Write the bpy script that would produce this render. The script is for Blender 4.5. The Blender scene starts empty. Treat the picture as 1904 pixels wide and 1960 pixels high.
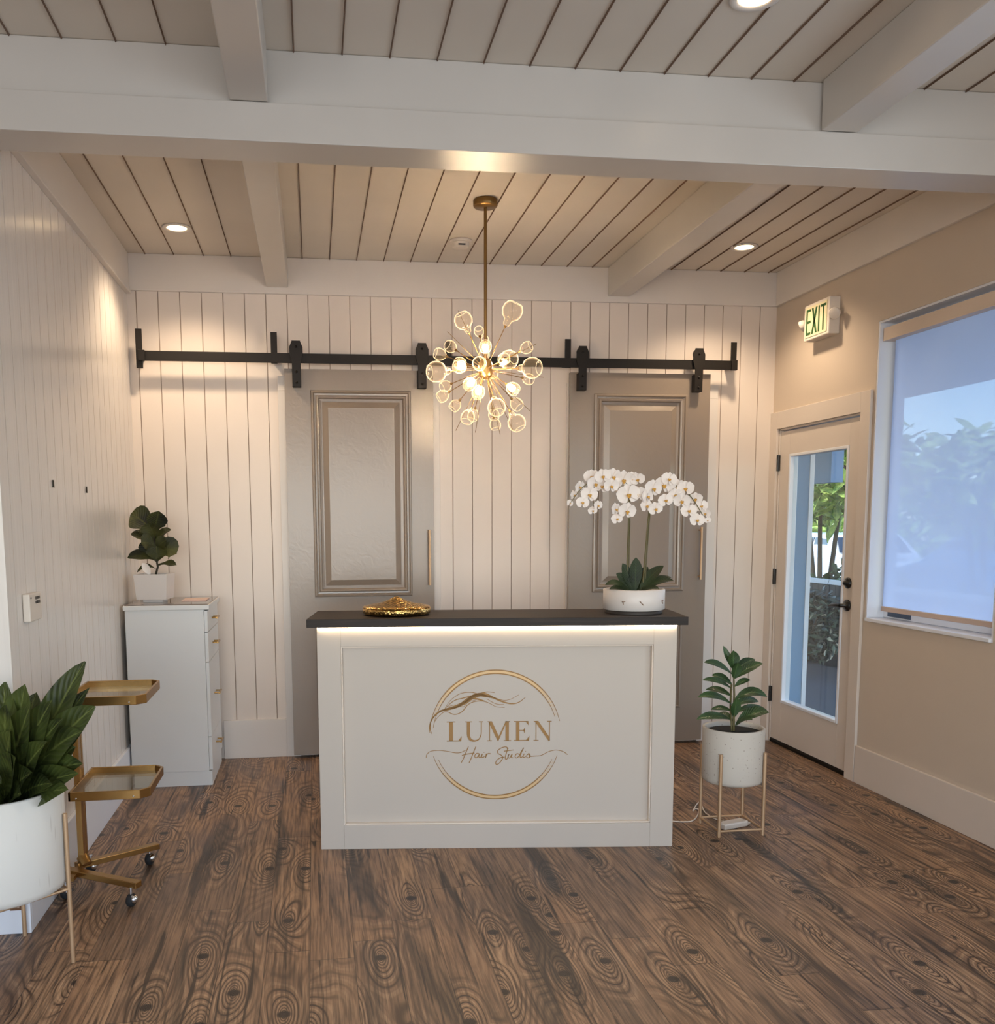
import bpy, bmesh, math, random
from mathutils import Vector, Matrix
random.seed(7)
R = math.radians
COL = bpy.context.scene.collection
# ------------------------------------------------------------------ camera model
F, CX, CY = 1787.05, 842.34, 1216.3
YAW, PITCH, ROLL, CH = .1332, -.119, -.0067, 1.4817
def _basis():
    cy, sy, cp, sp = math.cos(YAW), math.sin(YAW), math.cos(PITCH), math.sin(PITCH)
    f = Vector((sy*cp, cy*cp, sp)); r = Vector((cy, -sy, 0)); u = r.cross(f)
    cr, sr = math.cos(ROLL), math.sin(ROLL)
    return cr*r+sr*u, -sr*r+cr*u, f
CR, CU, CF = _basis(); CO = Vector((0, 0, CH))
def at(x, y, Y=None, X=None, Z=None):
    """world point seen at photo pixel (x, y) on one plane of the room"""
    d = CF+CR*((x-CX)/F)-CU*((y-CY)/F)
    t = X/d.x if X is not None else Y/d.y if Y is not None else (Z-CH)/d.z
    return CO+d*t
# ------------------------------------------------------------------ room numbers
YB, XR, XL = 5.978, 3.042, -1.076
ZH, ZC, ZJ, ZM = 2.876, 3.089, 2.912, 2.784
YM0, YM1 = 3.42, 3.605
# ------------------------------------------------------------------ materials
MATS = {}
class NT:
    def __init__(s, name):
        s.m = bpy.data.materials.new(name); s.m.use_nodes = True
        s.t = s.m.node_tree; s.t.nodes.clear()
        s.out = s.n('ShaderNodeOutputMaterial')
    def n(s, k, **kw):
        x = s.t.nodes.new(k)
        for a, b in kw.items():
            if a.startswith('i_'):
                key = a[2:]; key = int(key) if key.isdigit() else key.replace('_', ' ')
                x.inputs[key].default_value = b
            else: setattr(x, a, b)
        return x
    def l(s, a, b): s.t.links.new(a, b)
    def math(s, op, a, b=None, c=None):
        x = s.n('ShaderNodeMath', operation=op)
        for i, v in enumerate((a, b, c)):
            if v is None: continue
            if isinstance(v, (int, float)): x.inputs[i].default_value = v
            else: s.l(v, x.inputs[i])
        return x.outputs[0]
    def mix(s, f, a, b, blend='MIX'):
        x = s.n('ShaderNodeMix', data_type='RGBA', blend_type=blend)
        for i, v in ((0, f), (6, a), (7, b)):
            if isinstance(v, (int, float)): x.inputs[i].default_value = v
            elif isinstance(v, tuple): x.inputs[i].default_value = (*v[:3], 1)
            else: s.l(v, x.inputs[i])
        return x.outputs[2]
    def ramp(s, f, stops):
        x = s.n('ShaderNodeValToRGB'); e = x.color_ramp.elements
        while len(e) < len(stops): e.new(.5)
        for i, (p, c) in enumerate(stops):
            e[i].position = p; e[i].color = (*c, 1) if isinstance(c, tuple) else (c, c, c, 1)
        s.l(f, x.inputs[0]); return x.outputs[0]
def srgb(r, g, b):
    f = lambda c: ((c/255+.055)/1.055)**2.4 if c > 10 else c/255/12.92
    return (f(r), f(g), f(b))
def paint(name, col, rough=.45, bump=.05, scale=40, metal=0, var=.04, coat=0, spec=.5):
    """painted / metal surface with faint tone variation and surface grain"""
    if name in MATS: return MATS[name]
    k = NT(name); tc = k.n('ShaderNodeTexCoord')
    nz = k.n('ShaderNodeTexNoise', i_Scale=scale, i_Detail=3.0); k.l(tc.outputs['Object'], nz.inputs['Vector'])
    nb = k.n('ShaderNodeTexNoise', i_Scale=2.3, i_Detail=2.0); k.l(tc.outputs['Object'], nb.inputs['Vector'])
    lo = tuple(c*(1-var*2) for c in col); hi = tuple(min(1, c*(1+var)) for c in col)
    c = k.mix(nb.outputs[0], lo, hi)
    p = k.n('ShaderNodeBsdfPrincipled', i_Roughness=rough, i_Metallic=metal)
    p.inputs['Specular IOR Level'].default_value = spec
    if coat: p.inputs['Coat Weight'].default_value = coat; p.inputs['Coat Roughness'].default_value = .2
    k.l(c, p.inputs['Base Color'])
    b = k.n('ShaderNodeBump', i_Strength=bump, i_Distance=.004); k.l(nz.outputs[0], b.inputs['Height'])
    k.l(b.outputs[0], p.inputs['Normal']); k.l(p.outputs[0], k.out.inputs[0])
    MATS[name] = k.m; return k.m
def emit(name, col, strength):
    if name in MATS: return MATS[name]
    k = NT(name); e = k.n('ShaderNodeEmission', i_Strength=strength); e.inputs[0].default_value = (*col, 1)
    k.l(e.outputs[0], k.out.inputs[0]); MATS[name] = k.m; return k.m
def floor_mat():
    k = NT('wood_plank_floor'); tc = k.n('ShaderNodeTexCoord'); sp = k.n('ShaderNodeSeparateXYZ')
    k.l(tc.outputs['Object'], sp.inputs[0]); X, Y = sp.outputs[0], sp.outputs[1]
    W, L = .152, 1.22
    ix = k.math('FLOOR', k.math('DIVIDE', k.math('ADD', X, .045), W))
    w1 = k.n('ShaderNodeTexWhiteNoise', noise_dimensions='1D'); k.l(ix, w1.inputs['W'])
    yo = k.math('ADD', Y, k.math('MULTIPLY', w1.outputs[0], 3.1))
    iy = k.math('FLOOR', k.math('DIVIDE', yo, L))
    cb = k.n('ShaderNodeCombineXYZ'); k.l(ix, cb.inputs[0]); k.l(iy, cb.inputs[1])
    w2 = k.n('ShaderNodeTexWhiteNoise', noise_dimensions='2D'); k.l(cb.outputs[0], w2.inputs['Vector'])
    idc = k.n('ShaderNodeSeparateColor'); k.l(w2.outputs['Color'], idc.inputs[0])
    # stretched plank coordinates, shifted per plank
    vx = k.math('ADD', k.math('MULTIPLY', X, 5.2), k.math('MULTIPLY', idc.outputs[0], 37.0))
    vy = k.math('ADD', k.math('MULTIPLY', Y, 1.6), k.math('MULTIPLY', idc.outputs[1], 53.0))
    v = k.n('ShaderNodeCombineXYZ'); k.l(vx, v.inputs[0]); k.l(vy, v.inputs[1])
    n1 = k.n('ShaderNodeTexNoise', i_Scale=.8, i_Detail=1.2, i_Roughness=.4, i_Distortion=.25); k.l(v.outputs[0], n1.inputs['Vector'])
    vor = k.n('ShaderNodeTexVoronoi', voronoi_dimensions='2D', i_Scale=.86); k.l(v.outputs[0], vor.inputs['Vector'])
    d = vor.outputs['Distance']
    df = k.n('ShaderNodeVectorMath', operation='SUBTRACT'); k.l(v.outputs[0], df.inputs[0]); k.l(vor.outputs['Position'], df.inputs[1])
    ds = k.n('ShaderNodeVectorMath', operation='MULTIPLY'); k.l(df.outputs[0], ds.inputs[0]); ds.inputs[1].default_value = (1/5.2, 1/1.6, 0)
    dl_ = k.n('ShaderNodeVectorMath', operation='LENGTH'); k.l(ds.outputs[0], dl_.inputs[0]); kd = k.math('MULTIPLY', dl_.outputs['Value'], 10.0)
    kn = k.math('DIVIDE', .30, k.math('ADD', d, .16))
    field = k.math('ADD', k.math('MULTIPLY', n1.outputs[0], 12.0), k.math('MULTIPLY', kn, 7.0))
    s = k.math('SINE', k.math('MULTIPLY', field, 6.2832))
    s01 = k.math('MULTIPLY_ADD', s, .5, .5)
    # thin long fibre grain
    v2 = k.n('ShaderNodeCombineXYZ'); k.l(k.math('MULTIPLY', X, 95.0), v2.inputs[0]); k.l(k.math('MULTIPLY', Y, 3.2), v2.inputs[1])
    n2 = k.n('ShaderNodeTexNoise', i_Scale=1.0, i_Detail=4.0, i_Roughness=.6); k.l(v2.outputs[0], n2.inputs['Vector'])
    # worn broad patches
    n3 = k.n('ShaderNodeTexNoise', i_Scale=.8, i_Detail=3.0); k.l(v.outputs[0], n3.inputs['Vector'])
    # strength of the ring figure differs over the floor
    n4 = k.n('ShaderNodeTexNoise', i_Scale=.42, i_Detail=1.0); k.l(v.outputs[0], n4.inputs['Vector'])
    amp = k.math('MAXIMUM', k.ramp(n4.outputs[0], [(.50, .08), (.66, .8)]), k.ramp(d, [(.22, 1.0), (.5, 0.0)]))
    base = k.ramp(n3.outputs[0], [(.3, srgb(120, 91, 68)), (.5, srgb(154, 119, 90)), (.7, srgb(180, 143, 109))])
    base = k.mix(k.math('MULTIPLY', idc.outputs[2], .45), base, srgb(118, 97, 80))
    ln = k.ramp(s01, [(0, 1.0), (.16, .3), (.34, 0.0)])
    lnf = k.math('MULTIPLY', ln, amp)
    c = k.mix(k.math('MULTIPLY', lnf, .95), base, srgb(40, 27, 20))
    hl = k.ramp(s01, [(.80, 0.0), (.97, 1.0)])
    c = k.mix(k.math('MULTIPLY', k.math('MULTIPLY', hl, amp), .45), c, srgb(206, 172, 136))
    c = k.mix(k.ramp(n2.outputs[0], [(.38, .75), (.58, 0.0)]), c, srgb(70, 52, 41))
    # dark weathered streaks along a few planks
    v3 = k.n('ShaderNodeCombineXYZ'); k.l(k.math('MULTIPLY', X, 9.0), v3.inputs[0]); k.l(k.math('MULTIPLY', Y, .8), v3.inputs[1])
    n5 = k.n('ShaderNodeTexNoise', i_Scale=1.0, i_Detail=5.0, i_Distortion=.6); k.l(v3.outputs[0], n5.inputs['Vector'])
    c = k.mix(k.ramp(n5.outputs[0], [(.55, 0.0), (.66, .8)]), c, srgb(36, 30, 27))
    v4 = k.n('ShaderNodeCombineXYZ'); k.l(k.math('ADD', k.math('MULTIPLY', X, 38.0), k.math('MULTIPLY', idc.outputs[0], 9.0)), v4.inputs[0]); k.l(k.math('MULTIPLY', Y, 1.5), v4.inputs[1])
    n6 = k.n('ShaderNodeTexNoise', i_Scale=1.0, i_Detail=3.0, i_Distortion=.8); k.l(v4.outputs[0], n6.inputs['Vector'])
    c = k.mix(k.ramp(n6.outputs[0], [(.60, 0.0), (.68, .85)]), c, srgb(40, 29, 23))
    c = k.mix(k.ramp(n6.outputs[0], [(.28, .35), (.38, 0.0)]), c, srgb(196, 162, 128))
    # knots
    c = k.mix(k.ramp(kd, [(.17, .95), (.26, 0.0)]), c, srgb(34, 26, 22))
    # plank joints
    fx = k.math('PINGPONG', k.math('ADD', X, .045), W/2); fy = k.math('PINGPONG', yo, L/2)
    gx = k.ramp(k.math('MULTIPLY', fx, 100), [(.08, 1.0), (.16, 0.0)]); gy = k.ramp(k.math('MULTIPLY', fy, 100), [(.10, 1.0), (.2, 0.0)])
    gap = k.math('MAXIMUM', gx, gy)
    c = k.mix(k.math('MULTIPLY', gap, .7), c, srgb(38, 29, 24))
    p = k.n('ShaderNodeBsdfPrincipled'); k.l(c, p.inputs['Base Color'])
    k.l(k.ramp(n3.outputs[0], [(.3, .34), (.7, .50)]), p.inputs['Roughness'])
    h = k.math('SUBTRACT', k.math('MULTIPLY', s01, k.math('MULTIPLY', amp, .6)), k.math('MULTIPLY', gap, 2.0))
    h = k.math('ADD', h, k.math('MULTIPLY', n2.outputs[0], .4))
    b = k.n('ShaderNodeBump', i_Strength=.35, i_Distance=.002); k.l(h, b.inputs['Height'])
    k.l(b.outputs[0], p.inputs['Normal']); k.l(p.outputs[0], k.out.inputs[0]); return k.m
def dark_wood():
    k = NT('dark_stained_wood'); tc = k.n('ShaderNodeTexCoord'); mp = k.n('ShaderNodeMapping'); mp.inputs['Scale'].default_value = (1.5, 28, 28)
    k.l(tc.outputs['Object'], mp.inputs[0])
    n = k.n('ShaderNodeTexNoise', i_Scale=2.2, i_Detail=5.0, i_Distortion=.4); k.l(mp.outputs[0], n.inputs['Vector'])
    c = k.ramp(n.outputs[0], [(.3, srgb(28, 22, 19)), (.55, srgb(42, 33, 28)), (.75, srgb(62, 49, 40))])
    p = k.n('ShaderNodeBsdfPrincipled', i_Roughness=.5); p.inputs['Specular IOR Level'].default_value = .3; k.l(c, p.inputs['Base Color'])
    b = k.n('ShaderNodeBump', i_Strength=.15, i_Distance=.002); k.l(n.outputs[0], b.inputs['Height']); k.l(b.outputs[0], p.inputs['Normal'])
    k.l(p.outputs[0], k.out.inputs[0]); return k.m
def leaf_mat(name, dark, light, rib, rough=.35):
    k = NT(name); uv = k.n('ShaderNodeUVMap'); sp = k.n('ShaderNodeSeparateXYZ'); k.l(uv.outputs[0], sp.inputs[0])
    tc = k.n('ShaderNodeTexCoord'); n = k.n('ShaderNodeTexNoise', i_Scale=9.0, i_Detail=2.0); k.l(tc.outputs['Object'], n.inputs['Vector'])
    c = k.mix(k.ramp(n.outputs[0], [(.35, 0.0), (.65, 1.0)]), dark, light)
    ac = k.math('ABSOLUTE', k.math('SUBTRACT', sp.outputs[1], .5))
    vein = k.math('SINE', k.math('MULTIPLY', k.math('SUBTRACT', sp.outputs[0], k.math('MULTIPLY', ac, .45)), 75.0))
    c = k.mix(k.math('MULTIPLY', k.ramp(vein, [(.6, 0.0), (1.0, 1.0)]), .16), c, rib)
    c = k.mix(k.ramp(ac, [(.015, .7), (.05, 0.0)]), c, rib)
    p = k.n('ShaderNodeBsdfPrincipled', i_Roughness=rough); k.l(c, p.inputs['Base Color'])
    b = k.n('ShaderNodeBump', i_Strength=.25, i_Distance=.003); k.l(vein, b.inputs['Height']); k.l(b.outputs[0], p.inputs['Normal'])
    k.l(p.outputs[0], k.out.inputs[0]); return k.m
def thin_glass(name, tint=(1, 1, 1), edge=.35, rough=.02, glow=None, edge_glow=None):
    """thin clear glass: see-through face on, reflective and milky at the rim"""
    k = NT(name); lw = k.n('ShaderNodeLayerWeight', i_Blend=edge)
    tr = k.n('ShaderNodeBsdfTransparent'); tr.inputs[0].default_value = (*tint, 1)
    gl = k.n('ShaderNodeBsdfGlossy', i_Roughness=rough)
    m = k.n('ShaderNodeMixShader'); k.l(k.ramp(lw.outputs['Facing'], [(0, .04), (.6, .12), (1, .85)]), m.inputs[0])
    k.l(tr.outputs[0], m.inputs[1])
    if glow:
        tl = k.n('ShaderNodeBsdfTranslucent'); tl.inputs[0].default_value = (*glow, 1)
        df = k.n('ShaderNodeBsdfDiffuse'); df.inputs[0].default_value = (*glow, 1)
        a = k.n('ShaderNodeMixShader', i_0=.5); k.l(gl.outputs[0], a.inputs[1])
        b = k.n('ShaderNodeMixShader', i_0=.5); k.l(tl.outputs[0], b.inputs[1]); k.l(df.outputs[0], b.inputs[2]); k.l(b.outputs[0], a.inputs[2])
        k.l(a.outputs[0], m.inputs[2])
    else: k.l(gl.outputs[0], m.inputs[2])
    if edge_glow:  # emission painted on the silhouette, standing in for light caught in the glass
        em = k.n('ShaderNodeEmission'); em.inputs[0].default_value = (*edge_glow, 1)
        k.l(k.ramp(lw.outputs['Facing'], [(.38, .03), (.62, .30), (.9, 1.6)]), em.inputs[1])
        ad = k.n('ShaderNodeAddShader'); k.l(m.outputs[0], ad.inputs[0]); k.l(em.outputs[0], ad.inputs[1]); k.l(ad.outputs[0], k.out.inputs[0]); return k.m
    k.l(m.outputs[0], k.out.inputs[0]); return k.m
def plank_paint(name, col, rough, bump):
    """gloss painted boards: brushed sheen running up the boards"""
    k = NT(name); tc = k.n('ShaderNodeTexCoord'); mp = k.n('ShaderNodeMapping'); mp.inputs['Scale'].default_value = (14, 14, .7)
    k.l(tc.outputs['Object'], mp.inputs[0])
    n = k.n('ShaderNodeTexNoise', i_Scale=2.0, i_Detail=3.0); k.l(mp.outputs[0], n.inputs['Vector'])
    n2 = k.n('ShaderNodeTexNoise', i_Scale=1.7, i_Detail=2.0); k.l(tc.outputs['Object'], n2.inputs['Vector'])
    c = k.mix(n2.outputs[0], tuple(x*.93 for x in col), tuple(min(1, x*1.03) for x in col))
    p = k.n('ShaderNodeBsdfPrincipled', i_Roughness=rough); k.l(c, p.inputs['Base Color'])
    b = k.n('ShaderNodeBump', i_Strength=bump, i_Distance=.006); k.l(n.outputs[0], b.inputs['Height']); k.l(b.outputs[0], p.inputs['Normal'])
    k.l(p.outputs[0], k.out.inputs[0]); return k.m
def enamel(name, col, rough=.27):
    """door enamel with visible brush swirls"""
    k = NT(name); tc = k.n('ShaderNodeTexCoord')
    n = k.n('ShaderNodeTexNoise', i_Scale=13.0, i_Detail=2.0, i_Distortion=2.5); k.l(tc.outputs['Object'], n.inputs['Vector'])
    p = k.n('ShaderNodeBsdfPrincipled', i_Roughness=rough); p.inputs['Base Color'].default_value = (*col, 1); p.inputs['Coat Weight'].default_value = .45; p.inputs['Coat Roughness'].default_value = .24
    b = k.n('ShaderNodeBump', i_Strength=.16, i_Distance=.004); k.l(n.outputs[0], b.inputs['Height']); k.l(b.outputs[0], p.inputs['Normal']); k.l(b.outputs[0], p.inputs['Coat Normal'])
    k.l(p.outputs[0], k.out.inputs[0]); return k.m
def speckle(name, base, dot, stretch=1.0):
    k = NT(name); tc = k.n('ShaderNodeTexCoord'); mp = k.n('ShaderNodeMapping'); mp.inputs['Scale'].default_value = (1, 1, stretch); k.l(tc.outputs['Object'], mp.inputs[0])
    v = k.n('ShaderNodeTexVoronoi', i_Scale=55.0); k.l(mp.outputs[0], v.inputs['Vector'])
    n = k.n('ShaderNodeTexNoise', i_Scale=6.0, i_Detail=4.0); k.l(mp.outputs[0], n.inputs['Vector'])
    c = k.mix(n.outputs[0], tuple(x*.86 for x in base), base)
    c = k.mix(k.ramp(v.outputs[0], [(.10, .7), (.17, 0.0)]), c, dot)
    p = k.n('ShaderNodeBsdfPrincipled', i_Roughness=.7); k.l(c, p.inputs['Base Color'])
    b = k.n('ShaderNodeBump', i_Strength=.4, i_Distance=.004); k.l(n.outputs[0], b.inputs['Height']); k.l(b.outputs[0], p.inputs['Normal'])
    k.l(p.outputs[0], k.out.inputs[0]); return k.m
def hammered(name, col):
    k = NT(name); tc = k.n('ShaderNodeTexCoord')
    v = k.n('ShaderNodeTexVoronoi', i_Scale=95.0); k.l(tc.outputs['Object'], v.inputs['Vector'])
    c = k.mix(k.ramp(v.outputs[0], [(.3, 0.0), (.8, 1.0)]), col, tuple(x*.4 for x in col))
    p = k.n('ShaderNodeBsdfPrincipled', i_Roughness=.26, i_Metallic=1.0); k.l(c, p.inputs['Base Color'])
    b = k.n('ShaderNodeBump', i_Strength=.9, i_Distance=.003, invert=True); k.l(v.outputs[0], b.inputs['Height']); k.l(b.outputs[0], p.inputs['Normal'])
    k.l(p.outputs[0], k.out.inputs[0]); return k.m
def shade_mat():
    k = NT('roller_shade_fabric'); tc = k.n('ShaderNodeTexCoord')
    n = k.n('ShaderNodeTexNoise', i_Scale=3.0); k.l(tc.outputs['Object'], n.inputs['Vector'])
    wv = k.n('ShaderNodeTexWave', i_Scale=160.0, i_Distortion=0.0, bands_direction='Z'); k.l(tc.outputs['Object'], wv.inputs['Vector'])
    c = k.mix(n.outputs[0], srgb(206, 217, 242), srgb(218, 225, 244))
    d = k.n('ShaderNodeBsdfDiffuse'); k.l(c, d.inputs[0]); t = k.n('ShaderNodeBsdfTranslucent'); k.l(c, t.inputs[0])
    a = k.n('ShaderNodeMixShader', i_0=.62); k.l(d.outputs[0], a.inputs[1]); k.l(t.outputs[0], a.inputs[2])
    tr = k.n('ShaderNodeBsdfTransparent'); tr.inputs[0].default_value = (.86, .93, 1, 1)
    m = k.n('ShaderNodeMixShader'); k.l(k.math('MULTIPLY_ADD', wv.outputs[1], .05, .30), m.inputs[0]); k.l(a.outputs[0], m.inputs[1]); k.l(tr.outputs[0], m.inputs[2])
    k.l(m.outputs[0], k.out.inputs[0]); return k.m

WALLP = plank_paint('wall_board_paint', srgb(224, 213, 203), .34, .10)
WALLL = plank_paint('gloss_wall_board_paint', srgb(226, 220, 214), .22, .22)
TRIM = paint('trim_paint', srgb(222, 215, 208), .32, .06, 18)
BEAM = paint('beam_paint', srgb(208, 202, 194), .30, .10, 9, var=.05)
CEIL = paint('ceiling_board_paint', srgb(222, 213, 200), .38, .08, 14, var=.06)
GROOVE = paint('ceiling_groove', srgb(120, 98, 82), .9, 0); GROOVEW = paint('wall_groove', srgb(176, 158, 144), .8, 0)  # ceiling grooves a darker brown than the wall grooves
TAN = paint('tan_wall_paint', srgb(200, 186, 170), .55, .10, 120, var=.03)
DOORW = paint('door_casing_paint', srgb(214, 203, 192), .35, .04)
WHITEW = paint('window_white_paint', srgb(226, 229, 236), .35, .03)
DESKP = paint('desk_white_paint', srgb(194, 184, 173), .42, .03, 60, var=.02)
CABW = paint('cabinet_white_laminate', srgb(222, 222, 220), .38, .02, 60, var=.02)
TAUPE = enamel('taupe_door_enamel', srgb(140, 127, 114))
BLACK = paint('black_iron', srgb(24, 19, 15), .5, .1, 60, metal=.0, spec=.3)
BLACKG = paint('black_hardware', srgb(14, 13, 13), .3, .02)
GOLD = paint('brushed_gold', srgb(176, 138, 84), .27, .03, 90, metal=.95)
GOLDM = paint('matt_gold_paint', srgb(196, 164, 130), .42, .02, metal=.5)
BRASS = paint('antique_brass', srgb(150, 118, 72), .32, .03, metal=.9)
LOGO = paint('logo_gold', srgb(150, 112, 62), .45, .0, metal=.25)
LOGOL = paint('logo_light_gold', srgb(214, 180, 132), .4, .0, metal=.2)
FLOORM = floor_mat(); DWOOD = dark_wood()
POTW = speckle('speckled_ceramic', srgb(206, 199, 188), srgb(120, 104, 88))
POTB = speckle('whitewashed_ceramic', srgb(214, 212, 206), srgb(186, 182, 174), .09)
BOWL = paint('white_ceramic', srgb(226, 218, 212), .4, .03)
DARKB = paint('dark_base', srgb(60, 52, 46), .6, .05)
SOIL = paint('dark_soil', srgb(24, 24, 18), .95, .6, 90)
LEAFB = leaf_mat('large_leaf', srgb(30, 40, 14), srgb(72, 84, 34), srgb(110, 120, 62), .5)
LEAFO = leaf_mat('orchid_leaf', srgb(20, 34, 12), srgb(42, 58, 24), srgb(56, 72, 34), .6)
LEAFS = leaf_mat('rubber_leaf', srgb(28, 50, 26), srgb(56, 84, 44), srgb(90, 118, 70))
LEAFD = leaf_mat('dark_fiddle_leaf', srgb(18, 24, 6), srgb(66, 68, 16), srgb(76, 80, 30), .6)
STEM = paint('green_stem', srgb(96, 88, 48), .5, .1)
TWIG = paint('brown_twig', srgb(52, 44, 28), .7, .2)
PETAL = paint('orchid_petal', srgb(246, 238, 232), .55, .05, 30, var=.02)
LIP = paint('orchid_lip', srgb(214, 168, 84), .5, .1)
HAMMER = hammered('hammered_gold', srgb(226, 184, 112))
CHROME = paint('chrome', srgb(225, 228, 232), .08, 0, metal=1)
GLASS = thin_glass('clear_glass_pane', (.93, .97, .98))
TRAYG = thin_glass('tray_glass', (.86, .84, .78), .5, .03, glow=srgb(200, 190, 170))
BUBBLE = thin_glass('glow_edge_lamp_glass', (.98, .95, .90), .5, .06, glow=srgb(255, 238, 210), edge_glow=srgb(255, 214, 160))
BULB = emit('lit_bulb', srgb(255, 214, 150), 26)
LENS = emit('downlight_lens', srgb(255, 220, 170), 9)
LED = emit('led_strip_light', srgb(255, 228, 188), 20)
SHADE = shade_mat()
PLASTIC = paint('white_plastic', srgb(224, 214, 202), .4, .02)
CREAM = paint('exit_face', srgb(232, 222, 184), .5, .0)
EXITG = paint('exit_green', srgb(48, 92, 44), .5, .0)
BLUEW = paint('blue_siding', srgb(112, 146, 178), .6, .1)
SLATE = paint('slate_paving', srgb(42, 48, 60), .6, .4, 8, var=.2)
ASPH = paint('pale_street', srgb(150, 158, 168), .8, .2, 6)
HEDGE = leaf_mat('hedge_leaf', srgb(30, 52, 28), srgb(74, 108, 50), srgb(110, 140, 80), .5)
TREEL = leaf_mat('sunny_leaf', srgb(84, 130, 60), srgb(196, 216, 110), srgb(214, 230, 150), .5)
VINE = leaf_mat('dark_vine_leaf', srgb(14, 24, 20), srgb(36, 54, 40), srgb(90, 112, 96), .35)
FENCE = paint('dark_fence_boards', srgb(42, 42, 46), .6, .3, 20)
CARW = paint('white_car_paint', srgb(226, 230, 238), .2, 0, coat=1)
CARB = paint('blue_car_paint', srgb(70, 130, 180), .2, 0, coat=1)
CARG = paint('car_window', srgb(40, 56, 74), .08, 0)
TYRE = paint('tyre_rubber', srgb(26, 26, 28), .8, .1)
PAPER = paint('white_paper', srgb(240, 232, 224), .7, .03)
# ------------------------------------------------------------------ mesh builder
class MB:
    def __init__(s): s.v = []; s.f = []; s.mi = []; s.uv = {}; s.sm = []; s.cur = 0; s.smooth = False
    def add(s, vs, fs, uvs=None):
        o = len(s.v); s.v += [tuple(v) for v in vs]
        for i, f in enumerate(fs):
            s.f.append(tuple(o+j for j in f)); s.mi.append(s.cur); s.sm.append(s.smooth)
            if uvs: s.uv[len(s.f)-1] = [uvs[j] for j in f]
        return s
    def box(s, x0, x1, y0, y1, z0, z1, M=None):
        vs = [Vector((x, y, z)) for z in (z0, z1) for y in (y0, y1) for x in (x0, x1)]
        if M: vs = [M @ v for v in vs]
        return s.add(vs, [(0, 2, 3, 1), (4, 5, 7, 6), (0, 1, 5, 4), (2, 6, 7, 3), (0, 4, 6, 2), (1, 3, 7, 5)])
    def tube(s, pts, r, n=8, cap=True):
        pts = [Vector(p) for p in pts]; rs = r if isinstance(r, (list, tuple)) else [r]*len(pts)
        rings = []; up = None
        for i, p in enumerate(pts):
            t = (pts[min(i+1, len(pts)-1)]-pts[max(i-1, 0)]).normalized()
            if up is None: up = t.orthogonal().normalized()
            else:
                up = (up-t*up.dot(t)); up = up.normalized() if up.length > 1e-6 else t.orthogonal().normalized()
            b = t.cross(up)
            rings.append([p+(up*math.cos(a)+b*math.sin(a))*rs[i] for a in [2*math.pi*k/n for k in range(n)]])
        vs = [v for rg in rings for v in rg]; fs = []
        for i in range(len(pts)-1):
            for k in range(n):
                fs.append((i*n+k, i*n+(k+1) % n, (i+1)*n+(k+1) % n, (i+1)*n+k))
        sm = s.smooth; s.smooth = True; s.add(vs, fs); s.smooth = False
        if cap: s.add(rings[0], [tuple(reversed(range(n)))]); s.add(rings[-1], [tuple(range(n))])
        s.smooth = sm; return s
    def lathe(s, prof, c=(0, 0, 0), n=32, M=None, cap=True):
        """prof: list of (radius, z)"""
        vs = []; fs = []
        for r, z in prof:
            for k in range(n):
                a = 2*math.pi*k/n; v = Vector((r*math.cos(a), r*math.sin(a), z))
                vs.append((M @ v) if M else v+Vector(c))
        for i in range(len(prof)-1):
            for k in range(n): fs.append((i*n+k, i*n+(k+1) % n, (i+1)*n+(k+1) % n, (i+1)*n+k))
        sm = s.smooth; s.smooth = True; s.add(vs, fs); s.smooth = sm
        if not cap: return s
        if prof[0][0] > 1e-4: s.add(vs[:n], [tuple(reversed(range(n)))])
        if prof[-1][0] > 1e-4: s.add(vs[-n:], [tuple(range(n))])
        return s
    def prism(s, poly, to3, d0, d1):
        """2-D polygon (a,b) -> to3(a,b,depth)"""
        n = len(poly); vs = [to3(a, b, d0) for a, b in poly]+[to3(a, b, d1) for a, b in poly]
        return s.add(vs, [tuple(range(n)), tuple(reversed(range(n, 2*n)))]+[(i, (i+1) % n, n+(i+1) % n, n+i)[::-1] for i in range(n)])
    def leaf(s, base, tip, width, lift=.0, n=10, fold=.25, kind='lance', nrm=(0, 0, 1), wave=0, side=0):
        base, tip = Vector(base), Vector(tip); ln = (tip-base).length
        ctrl = (base+tip)/2+Vector((0, 0, lift))+Vector((side, 0, 0)); up0 = Vector(nrm).normalized()
        vs = []; uv = []; ph = random.random()*6
        for i in range(n+1):
            t = i/n; p = base*(1-t)**2+ctrl*2*t*(1-t)+tip*t*t
            tg = ((ctrl-base)*(1-t)+(tip-ctrl)*t).normalized()
            sd = tg.cross(up0); sd = sd.normalized() if sd.length > 1e-4 else tg.orthogonal().normalized()
            nn = sd.cross(tg).normalized()
            if kind == 'lance': w = math.sin(math.pi*min(1, t*.97+.03)**.85)**.9
            elif kind == 'obovate': w = math.sin(math.pi*t**1.7)**.75*.95+.07*(1-t)
            else: w = math.sin(math.pi*t**1.15)**.8
            w = max(w, .02)*width/2
            if i == n: w = width*.01
            wv = math.sin(t*9+ph)*wave
            vs += [p-sd*w+nn*(fold*w+wv), p-sd*w*.5+nn*fold*w*.35, p, p+sd*w*.5+nn*fold*w*.35, p+sd*w+nn*(fold*w-wv)]
            uv += [(t, 0), (t, .25), (t, .5), (t, .75), (t, 1)]
        fs = [(i*5+k, i*5+k+1, i*5+k+6, i*5+k+5) for i in range(n) for k in range(4)]
        sm = s.smooth; s.smooth = True; s.add(vs, fs, uv); s.smooth = sm; return s
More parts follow.
